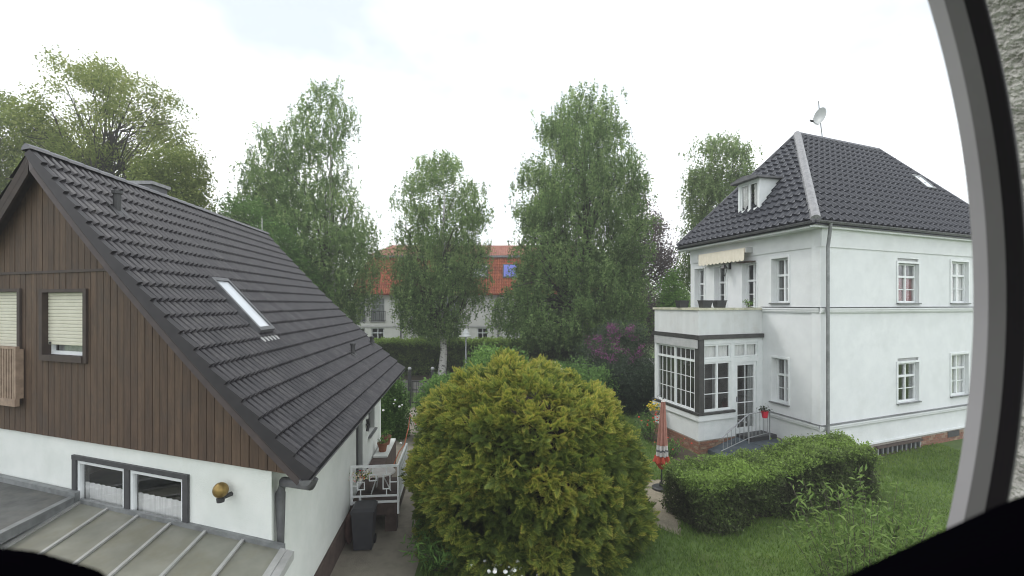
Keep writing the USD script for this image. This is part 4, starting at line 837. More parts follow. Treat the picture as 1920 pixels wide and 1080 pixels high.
tree('green_shrub', 'bright green shrub peeping out left of the villa balcony', (9.2, 27, 0), [(505, 1255, 1275), (530, 1243, 1280), (560, 1238, 1285), (610, 1236, 1290), (690, 1240, 1290)], 27, 150, 36, .15, .34, 'shrub_leaf', 'bark_dark', .12, 19, cat='shrub', thr=.36, tint=(.62, .2), nl=12)
tree('lilac_bush', 'lilac bush with dusky purple flower heads below the largest birch', (5.2, 24.5, 0), [(606, 1150, 1195), (625, 1110, 1218), (650, 1085, 1226), (690, 1080, 1228), (740, 1095, 1226), (765, 1110, 1220)], 24.5, 330, 34, .13, .34, 'dark_leaf', 'bark_dark', .09, 20, cat='bush', thr=.38, tint=(.62, .2), nl=30, start=.1)
r = np.random.default_rng(21); cl = profile_crown([(610, 1100, 1215), (640, 1085, 1220), (672, 1085, 1200)], 23.3, 36, r, .5, .45); cl[:, 1] -= .7
crown_mesh(cl, 34, .11, .085, r, 0, (.4, .25)).build('flower_heads', 'petal_purple', '/World/lilac_bush', tint=True)
tree('rhododendron', 'very dark low bush on the lawn edge left of the glazed bay', (6.1, 22.0, 0), [(680, 1130, 1220), (700, 1115, 1232), (730, 1118, 1234), (772, 1125, 1230)], 21.8, 260, 34, .13, .34, 'dark_leaf', 'bark_dark', .08, 22, cat='bush', thr=.3, tint=(.25, .15), nl=16, start=.1)
tree('bright_shrub', 'fresh green shrub rising behind the left shoulder of the golden thuja', (-.45, 17.5, 0), [(655, 905, 945), (668, 885, 985), (690, 868, 1000), (730, 865, 1005), (790, 880, 990)], 17.5, 260, 34, .11, .26, 'shrub_leaf', 'bark_dark', .06, 23, cat='shrub', thr=.33, tint=(.6, .2), nl=12, start=.1)
tree('mixed_shrub', 'mid green flower border bushes with white irises behind the thuja, right of its top', (2.4, 20.5, 0), [(684, 1010, 1110), (700, 985, 1140), (730, 980, 1150), (780, 990, 1140)], 20.5, 260, 34, .12, .3, 'shrub_leaf', 'bark_dark', .06, 24, cat='shrub', thr=.33, tint=(.38, .18), nl=10, start=.1)
tree('bright_shrub', 'fresh green leafy perennials beside the garden gate, left of the thuja', (-2.35, 17.3, 0), [(712, 805, 850), (728, 792, 868), (755, 788, 880), (800, 790, 880)], 17.3, 190, 34, .12, .26, 'shrub_leaf', 'bark_dark', .05, 25, cat='shrub', thr=.33, tint=(.58, .18), nl=8, start=.1)
tree('mixed_shrub', 'dense green climbing bush at the far corner of the gabled house', (-4.15, 17.2, 0), [(716, 722, 745), (735, 712, 756), (775, 708, 760), (820, 712, 758), (845, 720, 755)], 17.2, 180, 34, .11, .26, 'shrub_leaf', 'bark_dark', .05, 26, cat='shrub', thr=.3, tint=(.36, .16), nl=8, start=.1)
for k, (u0, u1, v0, y) in enumerate(((560, 700, 470, 62), (1105, 1200, 500, 64), (1180, 1330, 520, 60), (300, 520, 450, 66), (-60, 220, 420, 58))):
    lab = ['hazy far tree left of the red-roofed building', 'far tree behind the largest birch, right end of the red roof', 'far green tree between copper tree and villa', 'far tree behind the two-topped birch, left side', 'far tree behind the gable at the left edge'][k]
    tree('far_tree', lab, ((u0 + u1) / 2 / F * y - CX / F * y, y, 0), [(v0, u0 * .6 + u1 * .4, u0 * .4 + u1 * .6), (v0 + 25, u0, u1), (v0 + 70, u0 - 5, u1 + 5), (640, u0 + 10, u1 - 10)], y, 320, 22, .34, .9, 'birch_leaf', 'bark_dark', .3, 40 + k, thr=.36, nl=10)

# ------------------------------------------------------------------ hedges
def hedge(name, label, p0, p1, th, z1, n, size, leaf, seed, topt=.75, sidet=.3, rough=.16, low=None, zlow=.05, per=5):
    r = np.random.default_rng(seed); p0, p1 = np.array(p0, float), np.array(p1, float); L = np.linalg.norm(p1 - p0); a = (p1 - p0) / L; nrm = np.array([a[1], -a[0]])
    if np.dot(nrm, -p0) < 0: nrm = -nrm
    t = thing(name, label, 'hedge', (*((p0 + p1) / 2), 0))
    areas = np.array([L * th, L * z1, th * z1, th * z1, L * z1 * .5]); which = r.choice(5, n, p=areas / areas.sum())
    x, q, w = r.random(n) * L, r.random(n), np.abs(r.normal(0, .06, n))
    s = np.where(which == 2, w, np.where(which == 3, L - w, x)); d = np.where(which == 0, q * th, np.where(which == 1, w, np.where(which == 4, th - w, q * th)))
    hz = np.where(which == 0, z1 - w, zlow + r.random(n) * (z1 - zlow))
    c = np.stack([p0[0] + a[0] * s - nrm[0] * (d - th / 2) * 1.0, p0[1] + a[1] * s - nrm[1] * (d - th / 2), hz], 1)
    if low: c[:, 2] *= np.interp(s / L, *low)
    bump = fbm(c * 1.1, 4, seed) - .5; cen = np.array([*((p0 + p1) / 2), z1 * .5]); 
    out = np.zeros((n, 3)); out[:, :2] += nrm * (which == 1)[:, None] * 1.0 - nrm * (which == 4)[:, None]; out[:, 2] += (which == 0) * 1.0; out[:, :2] -= a * (which == 2)[:, None]; out[:, :2] += a * (which == 3)[:, None]
    c = c + out * (bump * rough * 4)[:, None]
    c = np.repeat(c, per, 0) + r.normal(size=(n * per, 3)) * size * .7; hz = np.repeat(hz, per); wh = np.repeat(which, per)
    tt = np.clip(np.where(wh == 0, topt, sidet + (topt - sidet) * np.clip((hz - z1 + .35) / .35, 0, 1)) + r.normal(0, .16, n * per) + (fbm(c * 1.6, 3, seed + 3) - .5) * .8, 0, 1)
    v, f = quads(c, size, r, -.15)
    MB().add(v, f, np.repeat(tt, 4)).build('foliage', leaf, t, tint=True)
    i = th * .30; o = np.array([*(p0 + a * .2 - nrm * -i), 0.0]) * 1.0; o = np.array([*(p0 + a * .22 + nrm * i), .0])
    MB().par(o, np.array([*a, 0]) * (L - .44), np.array([*-nrm, 0]) * 2 * i, [0, 0, (z1 - .2) * (min(low[1]) if low else 1)]).build('inner_twigs', 'twig', t)
    return t
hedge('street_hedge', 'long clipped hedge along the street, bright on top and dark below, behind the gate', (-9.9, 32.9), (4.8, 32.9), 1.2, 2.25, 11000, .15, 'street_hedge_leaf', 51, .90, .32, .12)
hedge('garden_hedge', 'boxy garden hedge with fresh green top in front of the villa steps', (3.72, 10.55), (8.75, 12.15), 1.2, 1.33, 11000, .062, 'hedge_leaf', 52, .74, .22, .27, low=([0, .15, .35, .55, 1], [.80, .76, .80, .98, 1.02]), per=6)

# ------------------------------------------------------------------ golden thuja in the middle
r = np.random.default_rng(61); TY = 10.0
rows = [(672, 930, 948), (690, 905, 985), (703, 868, 1075), (730, 842, 1115), (770, 800, 1160), (820, 782, 1190), (870, 778, 1196), (930, 784, 1204), (985, 795, 1203), (1035, 822, 1190), (1072, 850, 1170)]
NC_, PER = 5200, 9; N = NC_ * PER; cc_ = profile_crown(rows, TY, NC_, r, .92, .36, 1.1, .12)
rws = np.array(sorted(rows)); zz = HC + (CY - rws[:, 0]) / F * TY; o = np.argsort(zz); cxl = np.interp(cc_[:, 2], zz[o], ((rws[:, 1] + rws[:, 2]) / 2 - CX)[o] / F * TY)
oc = cc_ - np.stack([cxl, np.full(NC_, TY), np.clip(cc_[:, 2] - .55, .1, 2.0)], 1); oc /= np.linalg.norm(oc, axis=1, keepdims=True)
oc = oc + r.normal(size=oc.shape) * .35; oc /= np.linalg.norm(oc, axis=1, keepdims=True)
outv = np.repeat(oc, PER, 0) + r.normal(size=(N, 3)) * .42 + [0, 0, -.05]; outv /= np.linalg.norm(outv, axis=1, keepdims=True)
cl = np.repeat(cc_ - oc * .10, PER, 0) + outv * (.02 + .10 * r.random((N, 1)))
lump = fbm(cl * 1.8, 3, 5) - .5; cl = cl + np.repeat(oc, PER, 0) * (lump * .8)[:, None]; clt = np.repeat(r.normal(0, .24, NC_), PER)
# one spray: a fan of leaflets on a stem, in (along, across, lift), with its tone from base to tip
spray = []; 
for k in range(9):
    w = k / 8; sgn = 1 if k % 2 else -1; ang = sgn * (.95 - .75 * w) if k < 8 else 0.0; l = .075 * (1.15 - .45 * w) * 1.1; b0 = np.array([.03 + .11 * w, 0, 0])
    d = np.array([math.cos(ang), math.sin(ang), -.15]); e = np.array([-math.sin(ang), math.cos(ang), 0]); wd = .011
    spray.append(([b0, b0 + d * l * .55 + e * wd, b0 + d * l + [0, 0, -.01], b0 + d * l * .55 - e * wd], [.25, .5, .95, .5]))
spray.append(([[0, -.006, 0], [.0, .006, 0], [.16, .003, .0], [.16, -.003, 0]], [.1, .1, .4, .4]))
sv = np.array([s_[0] for s_ in spray], float).reshape(-1, 3); stn = np.array([s_[1] for s_ in spray]).ravel(); nf = len(spray); i4 = np.arange(nf)[:, None] * 4; sf = np.vstack([i4 + [0, 1, 2], i4 + [0, 2, 3]])
ax = outv + r.normal(size=(N, 3)) * .15 + [0, 0, -.10]; ax /= np.linalg.norm(ax, axis=1, keepdims=True); bb = np.cross(ax, r.normal(size=(N, 3)) * .6 + [0, 0, .8]); bb /= np.linalg.norm(bb, axis=1, keepdims=True); nn = np.cross(ax, bb)
sc = (.95 * (.6 + .8 * r.random(N)))[:, None, None]
V = cl[:, None] + sc * (sv[None, :, :1] * ax[:, None] + sv[None, :, 1:2] * bb[:, None] + sv[None, :, 2:] * nn[:, None])
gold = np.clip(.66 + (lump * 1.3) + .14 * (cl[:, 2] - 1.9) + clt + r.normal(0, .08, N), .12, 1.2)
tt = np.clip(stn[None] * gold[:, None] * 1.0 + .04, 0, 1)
th = thing('thuja_bush', 'big dome of golden-green thuja filling the middle foreground', 'bush', (.45, TY, 0))
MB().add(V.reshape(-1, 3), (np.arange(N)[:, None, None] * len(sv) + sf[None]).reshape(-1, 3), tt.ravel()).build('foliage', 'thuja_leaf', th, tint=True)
ico = trimesh.creation.icosphere(4, 1.0); iv = ico.vertices.copy(); w = 1 + .2 * (fbm(iv * 2.5, 3, 8) - .5); iv = iv * w[:, None] * [1.6, 1.45, 1.3] + [.47, TY, 1.7]
MB().add(iv, ico.faces).build('inner_twigs', 'twig', th)
MB().tube([(.45, TY, 0), (.45, TY, .8)], .12, 8).build('trunk', 'bark_dark', th)

# ------------------------------------------------------------------ plants, flowers
def leafy(name, label, c, n, h, rad, leaf, size, seed, cat='plant', stems=9, aspect=.26, droop=.25, tint=(.55, .2), group=None):
    r = np.random.default_rng(seed); t = thing(name, label, cat, c, group); c = np.array(c, float); st = MB(); pts = []
    for k in range(stems):
        an = r.random() * 2 * np.pi; q = rad * math.sqrt(r.random()); tip = c + [q * math.cos(an), q * math.sin(an), h * (.65 + .4 * r.random())]
        b = c + [q * .3 * math.cos(an), q * .3 * math.sin(an), 0]; m = (b + tip) / 2 + [q * .1, 0, .08]; st.tube([b, m, tip], [.009, .006, .003], 4, False)
        for w in r.random(n // stems) ** .75:
            p = (1 - w) ** 2 * b + 2 * w * (1 - w) * m + w * w * tip; pts.append(p + r.normal(size=3) * [size * .5, size * .5, size * .3])
    st.build('stems', 'bark', t); v, f = quads(np.array(pts), size, r, droop, .3, aspect); tt = np.clip(r.normal(*tint, len(pts)), 0, 1)
    MB().add(v, f, np.repeat(tt, 4)).build('leaves', leaf, t, tint=True); return t
leafy('peach_shrub', 'light green shrub with long narrow leaves at the bottom right, near the black corner', (5.0, 7.0, 0), 2600, 2.1, .95, 'peach_leaf', .125, 71, 'shrub', 46)
leafy('peach_shrub', 'lower light leafy shrub right of the boxy hedge, before the lawn', (6.3, 8.1, 0), 1300, 1.35, .9, 'peach_leaf', .12, 72, 'shrub', 34)
leafy('weed_clump', 'rank green weeds on the concrete below the left side of the thuja', (-1.25, 8.75, 0), 800, .7, .7, 'shrub_leaf', .16, 73, 'weeds', 40, .18, -.3, (.4, .18))
leafy('weed_clump', 'low weeds at the foot of the thuja beside the path', (-1.5, 10.3, 0), 260, .35, .5, 'shrub_leaf', .12, 74, 'weeds', 26, .2, -.3, (.35, .18))
leafy('bed_plant', 'low green plant in the bed beneath the yellow flower basket', (4.85, 16.9, 0), 420, .95, .55, 'shrub_leaf', .11, 75, 'plant', 24, .4, 0, (.4, .18))
leafy('bed_plant', 'low leafy plants with pink flowers at the brick foot of the bay corner', (5.0, 15.2, 0), 300, .5, .5, 'shrub_leaf', .10, 76, 'plant', 24, .4, 0, (.5, .18))
def blossoms(parent, c, spread, n, size, mat_, seed, name='blossoms'):
    r = np.random.default_rng(seed); p = np.array(c) + r.normal(size=(n, 3)) * spread; mb = MB()
    for q in p:
        s_ = size * (.7 + .6 * r.random()); ic = trimesh.creation.icosphere(0, s_); mb.add(ic.vertices * [1, 1, .75] + q, ic.faces)
    mb.build(name, mat_, parent, kind='stuff')
blossoms('/World/bed_plant', (4.8, 16.6, .80), (.3, .2, .15), 14, .035, 'flower_red', 81); blossoms('/World/bed_plant_001', (4.95, 15.0, .42), (.3, .2, .1), 10, .03, 'flower_red', 82)
wf = leafy('white_flowers', 'patch of white blossoms at the bottom edge below the thuja', (-.05, 8.0, 0), 200, .45, .4, 'shrub_leaf', .10, 77, 'flowers', 18, .3)
blossoms(wf, (-.05, 7.95, .40), (.22, .15, .08), 46, .034, 'flower_white', 83)
bl = '/World/mixed_shrub'; blossoms(bl, (1.75, 19.6, 2.30), (.16, .1, .12), 9, .05, 'flower_white', 84, 'iris_flowers'); blossoms(bl, (2.3, 19.6, 2.0), (.35, .1, .1), 5, .04, 'flower_white', 85, 'iris_flowers')
blossoms('/World/mixed_shrub_001', (-4.1, 16.3, 1.3), (.2, .1, .5), 7, .04, 'flower_white', 86)
# hanging basket, red pot, planters, terrace pots
hb = at(1228, 768, 17.3); t = thing('flower_basket', 'hanging basket of yellow flowers at the far corner of the bay', 'flower basket', hb)
MB().lathe(hb, [(.001, -.22), (.12, -.19), (.22, -.02), (.23, 0), (.001, .0)], 14).build('basket', 'basket', t)
MB().tube([hb + [.2, .0, .0], hb + [.1, 0, .5], [5.55, 17.6, hb[2] + .55]], .008, 4).build('hanger', 'metal_black', t)
r = np.random.default_rng(87); v, f = quads(hb + [-.05, 0, .1] + r.normal(size=(160, 3)) * [.15, .12, .08], .07, r); MB().add(v, f, np.repeat(r.random(160), 4)).build('leaves', 'shrub_leaf', t, tint=True)
blossoms(t, hb + [-.08, -.08, .12], (.14, .09, .09), 60, .026, 'flower_yellow', 88)
rpz = BF.p(*rq(1430, 773), rd - .0) + FR.n * .08; t = thing('red_flowerpot', 'bright red pot with dusky flowers hanging on the grey handrail', 'flowerpot', rpz)
MB().lathe(rpz, [(.001, -.16), (.075, -.16), (.11, .03), (.115, .05), (.10, .05), (.001, .03)], 14).build('pot', 'pot_red', t)
r = np.random.default_rng(89); v, f = quads(rpz + [0, 0, .12] + r.normal(size=(90, 3)) * [.11, .08, .05], .06, r); MB().add(v, f, np.repeat(r.random(90) * .6, 4)).build('leaves', 'dark_leaf', t, tint=True)
src = None
for k, (u, lab) in enumerate(((1279, 'leftmost black planter on the balcony parapet, partly empty'), (1312, 'middle black planter box on the balcony parapet'), (1349, 'right-hand black planter box on the balcony parapet'))):
    W, d = (BS, -.08) if u < 1305 else (BF, -.08)
    x = min(max(BF.on(u, None, d), .3), lb - .35) if u >= 1300 else None
    pos = BF.p(x, PZ1 + .077, d) if x else BS.p(BS.on(u, None, d), PZ1 + .077, d)
    if src is None:
        src = thing('planter_box', lab, 'planter', pos, 'black planters on the balcony parapet'); m_ = MB()
        e_, n_ = unit(RA.tolist() + [0]), FR.n
        def pb(l0, l1, w0, w1, z0, z1): return [pos + e_ * sx * l * .5 + n_ * sy * w * .5 + [0, 0, z] for z, l, w in ((z0, l0, w0), (z1, l1, w1)) for sx, sy in ((-1, -1), (1, -1), (1, 1), (-1, 1))]
        MB().add(pb(.34, .42, .16, .22, 0, .22), [[0, 3, 2, 1], [0, 1, 5, 4], [1, 2, 6, 5], [2, 3, 7, 6], [3, 0, 4, 7], [4, 5, 6, 7]]).build('box', 'metal_black', src)
        MB().add(pb(.44, .44, .24, .24, .222, .245), [[0, 3, 2, 1], [0, 1, 5, 4], [1, 2, 6, 5], [2, 3, 7, 6], [3, 0, 4, 7], [4, 5, 6, 7]]).build('rim', 'bin_plastic', src)
    else: dup(src, pos, lab, 'planter', 'black planters on the balcony parapet')
leafy('parapet_plant', 'small sprawling plant on the balcony parapet before the right balcony door', tuple(BF.p(.55, PZ1 + .078, -.07)), 90, .24, .22, 'shrub_leaf', .07, 78, 'plant', 10, .4, 0, (.6, .2))
for k, (sx, lab) in enumerate(((7.0, 'terracotta pot on the low wall under the side window of the gabled house'), (7.65, 'farther terracotta pot near the rear corner of the gabled house'))):
    c = S.p(sx, .832, .23); t = thing('terracotta_pot', lab, 'flowerpot', c); MB().lathe(c, [(.001, 0), (.09, 0), (.13, .2), (.145, .2), (.145, .24), (.11, .24), (.001, .2)], 14).build('pot', 'terracotta', t)
    r = np.random.default_rng(90 + k); v, f = quads(c + [0, 0, .3] + r.normal(size=(60, 3)) * [.07, .07, .05], .07, r); MB().add(v, f, np.repeat(r.random(60), 4)).build('leaves', 'shrub_leaf', t, tint=True)
fb = S.p(d_near + .08, RZ1 - .22, .28); t = thing('flower_box', 'flower bunch in red, white and green hung on the left of the white landing rail', 'flowers', fb)
r = np.random.default_rng(93); v, f = quads(fb + r.normal(size=(90, 3)) * [.12, .05, .05], .05, r); MB().add(v, f, np.repeat(r.random(90), 4)).build('leaves', 'shrub_leaf', t, tint=True)
v, f = quads(fb + r.normal(size=(80, 3)) * [.13, .05, .06] - [0, .06, 0], .05, r, aspect=.9); MB().add(v, f, np.repeat(r.random(80), 4)).build('petals', 'petal_mix', t, tint=True, kind='stuff')
cpts = [S.p(5.3, 1.0, .75), S.p(5.5, 1.25, .85), S.p(5.75, 1.35, .95), S.p(6.0, 1.7, 1.02), S.p(6.15, 2.0, 1.05), S.p(6.1, 1.75, 1.2)]
MB().tube(cpts, .012, 5).build('orange_cord', 'cord_orange', label='thin orange twisted cord rising above the far end of the landing', cat='cord')

# closed parasol
pb_ = atz(1240, 917); pb_[2] = 0.008; t = thing('closed_parasol', 'closed rust-red and white parasol on a round dark base by the gravel path', 'parasol', pb_)
def pz(z, r): return (r, z)
MB().lathe(pb_, [(.24, 0), (.24, .045), (.20, .07), (.06, .075), (.045, .18), (.001, .18)], 22).build('base', 'metal_black', t)
MB().tube([pb_, pb_ + [.05, 0, 2.36]], .02, 8).build('pole', 'metal_black', t)
def cloth(z0, z1, r0, r1, m_, nm, folds=8, amp=.28):
    nz, na_ = 6, 48; V = []
    for q in range(nz + 1):
        w = q / nz; z = z0 + (z1 - z0) * w; rr_ = r0 + (r1 - r0) * w
        for a in np.arange(na_) / na_ * 2 * np.pi: rad = rr_ * (1 + amp * math.sin(folds * a + 1.3 * w)); V.append(pb_ + [rad * math.cos(a) + .05 * z / 2.36, rad * math.sin(a), z])
    MB().add(V, [[i * na_ + j, i * na_ + (j + 1) % na_, (i + 1) * na_ + (j + 1) % na_, (i + 1) * na_ + j] for i in range(nz) for j in range(na_)]).build(nm, m_, t, smooth=True)
cloth(1.14, 2.26, .115, .045, 'parasol_rust', 'canopy'); cloth(.86, 1.14, .13, .116, 'parasol_white', 'white_band'); cloth(.97, 1.03, .131, .128, 'parasol_grey', 'grey_stripe'); cloth(.70, .86, .175, .132, 'parasol_red', 'red_valance', 7, .35); cloth(.52, .70, .05, .16, 'parasol_red', 'strap_end', 5, .3); cloth(2.26, 2.34, .05, .015, 'parasol_white', 'tip', 6, .2)

# gate with ball-topped posts, street lamp
gt = thing('garden_gate', 'low dark iron garden gate between two ball-topped posts', 'gate', (-4.4, 22.5, 0))
px = [(768 - CX) / F * 22.5, (811 - CX) / F * 22.5]
for x in px:
    MB().bx(x - .07, x + .07, 22.43, 22.57, 0, 1.62).lathe((x, 22.5, 1.62), [(.09, 0), (.09, .04), (.05, .07), (.001, .07)], 10).build('post', 'metal_black', gt)
    ic = trimesh.creation.icosphere(2, .085); MB().add(ic.vertices + [x, 22.5, 1.77], ic.faces).build('post_ball', 'metal_grey', gt, smooth=True)
MB().bx(px[0] + .1, px[1] - .1, 22.48, 22.52, 1.15, 1.20).bx(px[0] + .1, px[1] - .1, 22.48, 22.52, .75, .80).bx(px[0] + .1, px[1] - .1, 22.48, 22.52, .15, .20).bx(px[0] + .1, px[0] + .14, 22.479, 22.519, .2, 1.149).bx(px[1] - .14, px[1] - .1, 22.479, 22.519, .2, 1.149).build('gate_frame', 'metal_black', gt)
for k in range(7): x = px[0] + .2 + k * (px[1] - px[0] - .4) / 6; MB().tube([(x, 22.5, .2), (x, 22.5, 1.15)], .012, 5).build('gate_bar', 'metal_black', gt)
fc = thing('garden_fence', 'dark low iron fence running right from the garden gate behind the shrubs', 'fence', (0, 22.5, 0))
for z in (.25, 1.05): MB().bx(px[1] + .09, 7.2, 22.48, 22.52, z, z + .05).build('rail', 'metal_black', fc)
for k in range(60): x = px[1] + .2 + k * .18; MB().tube([(x, 22.5, .02), (x, 22.5, 1.2)], .011, 4).build('fence_bar', 'metal_black', fc)
lp = np.array([(873.5 - CX) / F * 29.4, 29.4, 0]); st = thing('street_lamp', 'grey post lamp with stacked white shade in front of the street hedge', 'street lamp', lp)
MB().tube([lp, lp + [0, 0, 2.80]], [.07, .045], 10).build('pole', 'metal_grey', st)
MB().lathe(lp + [0, 0, 2.80], [(.001, 0), (.30, .0), (.33, .05), (.20, .14), (.19, .2), (.24, .21), (.14, .32), (.13, .36), (.16, .37), (.06, .47), (.001, .5)], 18).build('lamp_shade', 'metal_white', st, smooth=40)

# ================================================================== the red-roofed building across the street
fy = 45.0; X0, X1 = (664 - CX) / F * fy, 8.6; FW = Wall((X0, fy), (1, 0))
fh = thing('red_roofed_building', 'long cream building with red mansard tile roof behind the birches and hedge', 'building', ((X0 + X1) / 2, fy, 0))
fwin = []
def fx(u): return (u - CX) / F * fy - X0
for u, w in ((677, 16), (708, 26), (800, 30), (848, 26), (905, 22), (985, 24), (1040, 24), (1085, 24)):
    c = fx(u); h = w / F * fy / 2
    if u not in (905,): fwin.append((c - h, c + h, 3.15, 5.35))
    fwin.append((c - h * .9, c + h * .9, .9, 2.55))
MB().poly(FW, sbox(0, 0, X1 - X0, 5.75).difference(unary_union([sbox(*[q[0], q[2], q[1], q[3]]) for q in fwin])), 0, -.3).build('front_wall', 'render_far', fh)
for (xa, ya, xb, yb, nm) in ((X0, fy + .3, X0 + .3, fy + 12, 'end_wall'), (X1 - .3, fy + .3, X1, fy + 12, 'end_wall'), (X0 + .3, fy + 11.7, X1 - .3, fy + 12, 'rear_wall')): MB().bx(xa, xb, ya, yb, 0, 5.75).build(nm, 'render_far', fh)
MB().bx(X0 + .31, X1 - .31, fy + .31, fy + 11.6, 2.7, 2.9).bx(X0 + .31, X1 - .31, fy + 3, fy + 3.1, 0, 2.69).bx(X0 + .31, X1 - .31, fy + 3, fy + 3.1, 2.91, 5.7).build('floor_slab', 'interior', fh)
for (a, b, z0, z1) in fwin:
    up = z0 > 2; w = window(fh, FW, a, b, z0, z1, rec=.08, transom=.72, cols=2, lower_rows=1, frame='paint_white' if not up else 'paint_grey', fw=.07, sillmat='dark_timber', curtain=('curtain_net', .98, .02, [(0, 1)]) if up else None)
    if up: 
        mb = MB().wb(FW, a - .12, b + .12, z0 + .95, z0 + 1.0, .06, .11).wb(FW, a - .12, b + .12, z0 + .06, z0 + .1, .06, .1)
        for k in range(9): x = a - .1 + (b - a + .2) * k / 8; mb.wb(FW, x - .012, x + .012, z0 + .1, z0 + .95, .07, .095)
        mb.build('french_balcony', 'metal_black', w)
MB().wb(FW, 0, X1 - X0, 2.62, 2.78, .002, .05).build('string_course', 'render_grey', fh)
for u in (752, 822, 934): MB().tube([FW.p(fx(u), 0, .1), FW.p(fx(u), 5.7, .1)], .06, 8).build('downpipe', 'dark_timber', fh)
def heightfield(o, e, up, n, L, H, pitch, rows, trim):
    xs = np.arange(0, L + .01, pitch / 4); V = []; nr = rows * 2; h = .045 * np.cos(xs / pitch * 2 * np.pi)
    for r_ in range(nr):
        w = (r_ // 2 + r_ % 2) / rows; lift = .05 if r_ % 2 == 0 else 0.0; ins0, ins1 = trim[0] * w, trim[1] * w; X = np.clip(xs, ins0, L - ins1)
        V.append(o + e * X[:, None] + up * (H * w) + n * (h + lift)[:, None])
    V = np.concatenate(V); m = len(xs)
    return V, [[i * m + j, i * m + j + 1, (i + 1) * m + j + 1, (i + 1) * m + j] for i in range(nr - 1) for j in range(m - 1)]
e = np.array([1.0, 0, 0]); zE, zM, zR = 5.75, 9.40, 10.95
u1 = unit([0, 1.7, zM - zE]); H1 = math.hypot(1.7, zM - zE); u2 = unit([0, 4.6, zR - zM]); H2 = math.hypot(4.6, zR - zM); LB_ = X1 - X0 + .8
core = trimesh.convex.convex_hull(np.array([[x, y, zE - .12] for x in (X0 - .35, X1 + .35) for y in (fy - .35, fy + 12.3)] + [[x, y, zM - .03] for x in (X0 + 1.2, X1 - 1.2) for y in (fy + 1.4, fy + 10.6)] + [[x, y, zR - .05] for x in (X0 + 2.2, X1 - 2.2) for y in (fy + 6,)]))
fr_ = MB().mesh(core).build('roof', 'tile_red', fh)
MB().add(*heightfield(np.array([X0 - .4, fy - .4, zE]), e, u1, np.array([0, -u1[2], u1[1]]), LB_, H1, .22, 13, (1.6, 1.6))).build('mansard_tiles', 'tile_red', fr_, kind='stuff')
MB().add(*heightfield(np.array([X0 + 1.0, fy + 1.2, zM + .04]), e, u2, np.array([0, -u2[2], u2[1]]), LB_ - 2.8, H2 + .1, .22, 12, (1.2, 1.2))).build('upper_tiles', 'tile_pink', fr_, kind='stuff')
MB().bx(X0 + .9, X1 - .9, fy + 1.0, fy + 1.18, zM - .12, zM + .06).build('roof_gutter', 'zinc', fr_)
for k, (u, v, bl_) in enumerate(((838, 505, 1), (901, 508, 0), (957, 506, 1), (1030, 507, 1))):
    x = X0 + fx(u) * (fy + .9) / fy + (fx(u) + X0) * 0; z = 7.9; y = fy - .4 + 1.7 * (z - zE) / (zM - zE); q = np.array([(u - CX) / F * (y - .1), y, z]); n = np.array([0, -u1[2], u1[1]])
    w = MB().par(q - e * .72 - u1 * .72 - n * .02, e * 1.44, u1 * 1.44, n * .16).build('roof_window', 'zinc_dark', fh)
    MB().par(q - e * .62 - u1 * .62 + n * .142, e * 1.24, u1 * 1.24, n * .02).build('blind' if bl_ else 'pane', 'blind_blue' if bl_ else 'skylight_glass', w)

# ------------------------------------------------------------------ lawn grass
r = np.random.default_rng(95); n = 150000
gx = r.random(n) * 13 + 1.6; gy = 6.2 + 17 * r.random(n) ** 1.7
import shapely
keep = ~shapely.contains_xy(Polygon(GRAVEL).buffer(-.06), gx, gy)
keep &= ~((np.stack([gx, gy], 1) - L0) @ np.array([-.39, .9208]) > -.0) | (gx < 5)
keep &= gx / gy < 1.1
gx, gy = gx[keep], gy[keep]; gx2 = r.random(22000) * 1.6 - 1.7; gy2 = 6.8 + 8 * r.random(22000); k2 = gx2 > -1.5 - .06 * (gy2 - 7); gx, gy = np.r_[gx, gx2[k2]], np.r_[gy, gy2[k2]]
n = len(gx); h = (.035 + .05 * r.random(n)) * (.7 + fbm(np.stack([gx, gy, gx * 0], 1) * .9, 3, 9) * .9); an = r.random(n) * 2 * np.pi; ln = r.normal(size=(n, 2)) * .03; w = .004 + .0012 * gy * .5
base = np.stack([gx, gy, np.full(n, .002)], 1); ex = np.stack([np.cos(an), np.sin(an), an * 0], 1) * w[:, None]; tip = base + np.c_[ln, h]
V = np.stack([base - ex, base + ex, tip], 1).reshape(-1, 3); tt = np.clip(r.normal(.5, .2, n) + (fbm(np.stack([gx, gy, gx * 0], 1) * .6, 3, 4) - .5) * .9, 0, 1)
MB().add(V, np.arange(n * 3).reshape(-1, 3), np.repeat(tt, 3)).build('lawn_grass', 'grass_leaf', label='short green lawn grass between thuja, hedge and villa', cat='grass', kind='stuff', tint=True)

# ------------------------------------------------------------------ the viewer's own window: bowed frame, plaster reveal, dark cloths
vs = np.linspace(-160, 1240, 41)
def sweep(mb, uc, sag, y, x0, x1, y0, y1, jag=0.0, seed=0):
    """A bar swept along a gently bowed line: x0..x1 across (m), y0..y1 in depth."""
    r = np.random.default_rng(seed); x = (uc - CX) / F * y - sag / F * y * ((vs - 560) / 560) ** 2; z = HC + (CY - vs) / F * y; V = []
    for xx, zz in zip(x, z): V += [[xx + x0, y0, zz], [xx + x1, y0, zz], [xx + x1, y1, zz], [xx + x0, y1, zz]]
    m = len(vs); f = [[i * 4 + j, i * 4 + (j + 1) % 4, (i + 1) * 4 + (j + 1) % 4, (i + 1) * 4 + j] for i in range(m - 1) for j in range(4)]
    return mb.add(V, f)
wf = thing('window_frame', 'tall bowed white window frame with dark seal, close at the right edge', 'window frame', (.47, .5, HC - .6))
sweep(MB(), 1825, 86, .56, 0, .040, .5425, .56).build('sash_edge', 'sash_white_shaded', wf, smooth=40)
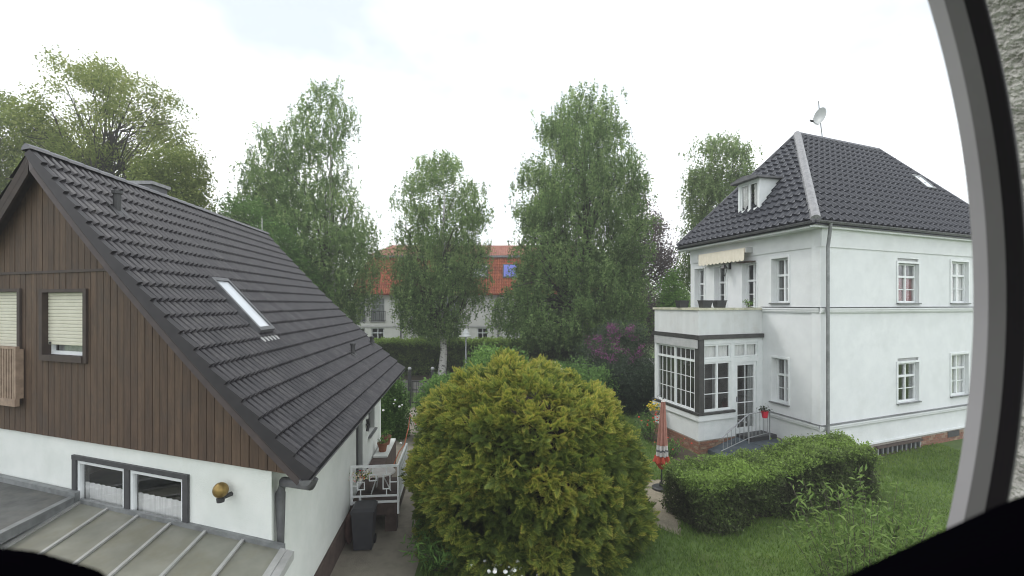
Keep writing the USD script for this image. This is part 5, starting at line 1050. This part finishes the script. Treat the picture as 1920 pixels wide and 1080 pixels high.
sweep(MB(), 1825, 86, .56, .0002, .025, .523, .5424).build('sash_face', 'sash_grey', wf, smooth=40)
sweep(MB(), 1825, 86, .56, .0004, .003, .505, .5229).build('seal', 'rubber_seal', wf, smooth=40)
vv = np.linspace(-200, 1300, 420); yy = 1.10; X = (1919 - CX) / F * yy - 78 / F * yy * ((vv - 560) / 560) ** 2; Z = HC + (CY - vv) / F * yy
dep = np.r_[np.linspace(0, .12, 26), np.linspace(.13, .5, 50)]; V = np.concatenate([np.array([[xx, yy - c, zz] for c in dep]) for xx, zz in zip(X, Z)])
d = (fbm(V * 95, 3, 6) - .5) * .020 + (fbm(V * 260, 2, 7) - .5) * .008; m = len(dep); first = np.arange(len(vv)) * m; V[:, 0] -= d
V[first, 1] += (fbm(V[first] * 60, 2, 8) - .5) * .02; bk_ = V[first] + [.5, .01, 0]; nV = len(V)
f = [[i * m + j, i * m + j + 1, (i + 1) * m + j + 1, (i + 1) * m + j] for i in range(len(vv) - 1) for j in range(m - 1)] + [[nV + i, i * m, (i + 1) * m, nV + i + 1] for i in range(len(vv) - 1)]
MB().add(np.vstack([V, bk_]), f).build('plaster_reveal', 'roughcast', label='strip of rough grey plaster wall outside the window at the top right edge', cat='wall')
def lump(name, label, pts, y, rad, seed):
    ic = []; 
    for (u, v) in pts: q = at(u, v, y); s_ = trimesh.creation.icosphere(2, rad); s_.apply_translation(q); ic.append(s_.vertices)
    h_ = trimesh.convex.convex_hull(np.vstack(ic)); h_ = h_.subdivide().subdivide(); trimesh.smoothing.filter_taubin(h_, iterations=6)
    MB().mesh(h_).build(name, 'black_felt', label=label, cat='cover', smooth=True)
R_ = .028; yq = .30; rp_px = R_ / yq * F
lump('black_cover', 'large black out-of-focus shape filling the bottom right corner close to the lens', [(1650, 1083 + rp_px), (1800, 1020 + rp_px), (1960, 940 + rp_px), (2100, 890 + rp_px), (2100, 1300), (1640, 1300)], yq, R_, 1)
lump('black_cover', 'smaller black out-of-focus shape in the bottom left corner close to the lens', [(-120, 1030 + rp_px), (10, 1042 + rp_px), (110, 1072 + rp_px), (150, 1105 + rp_px), (170, 1250), (-120, 1250)], yq, R_, 2)
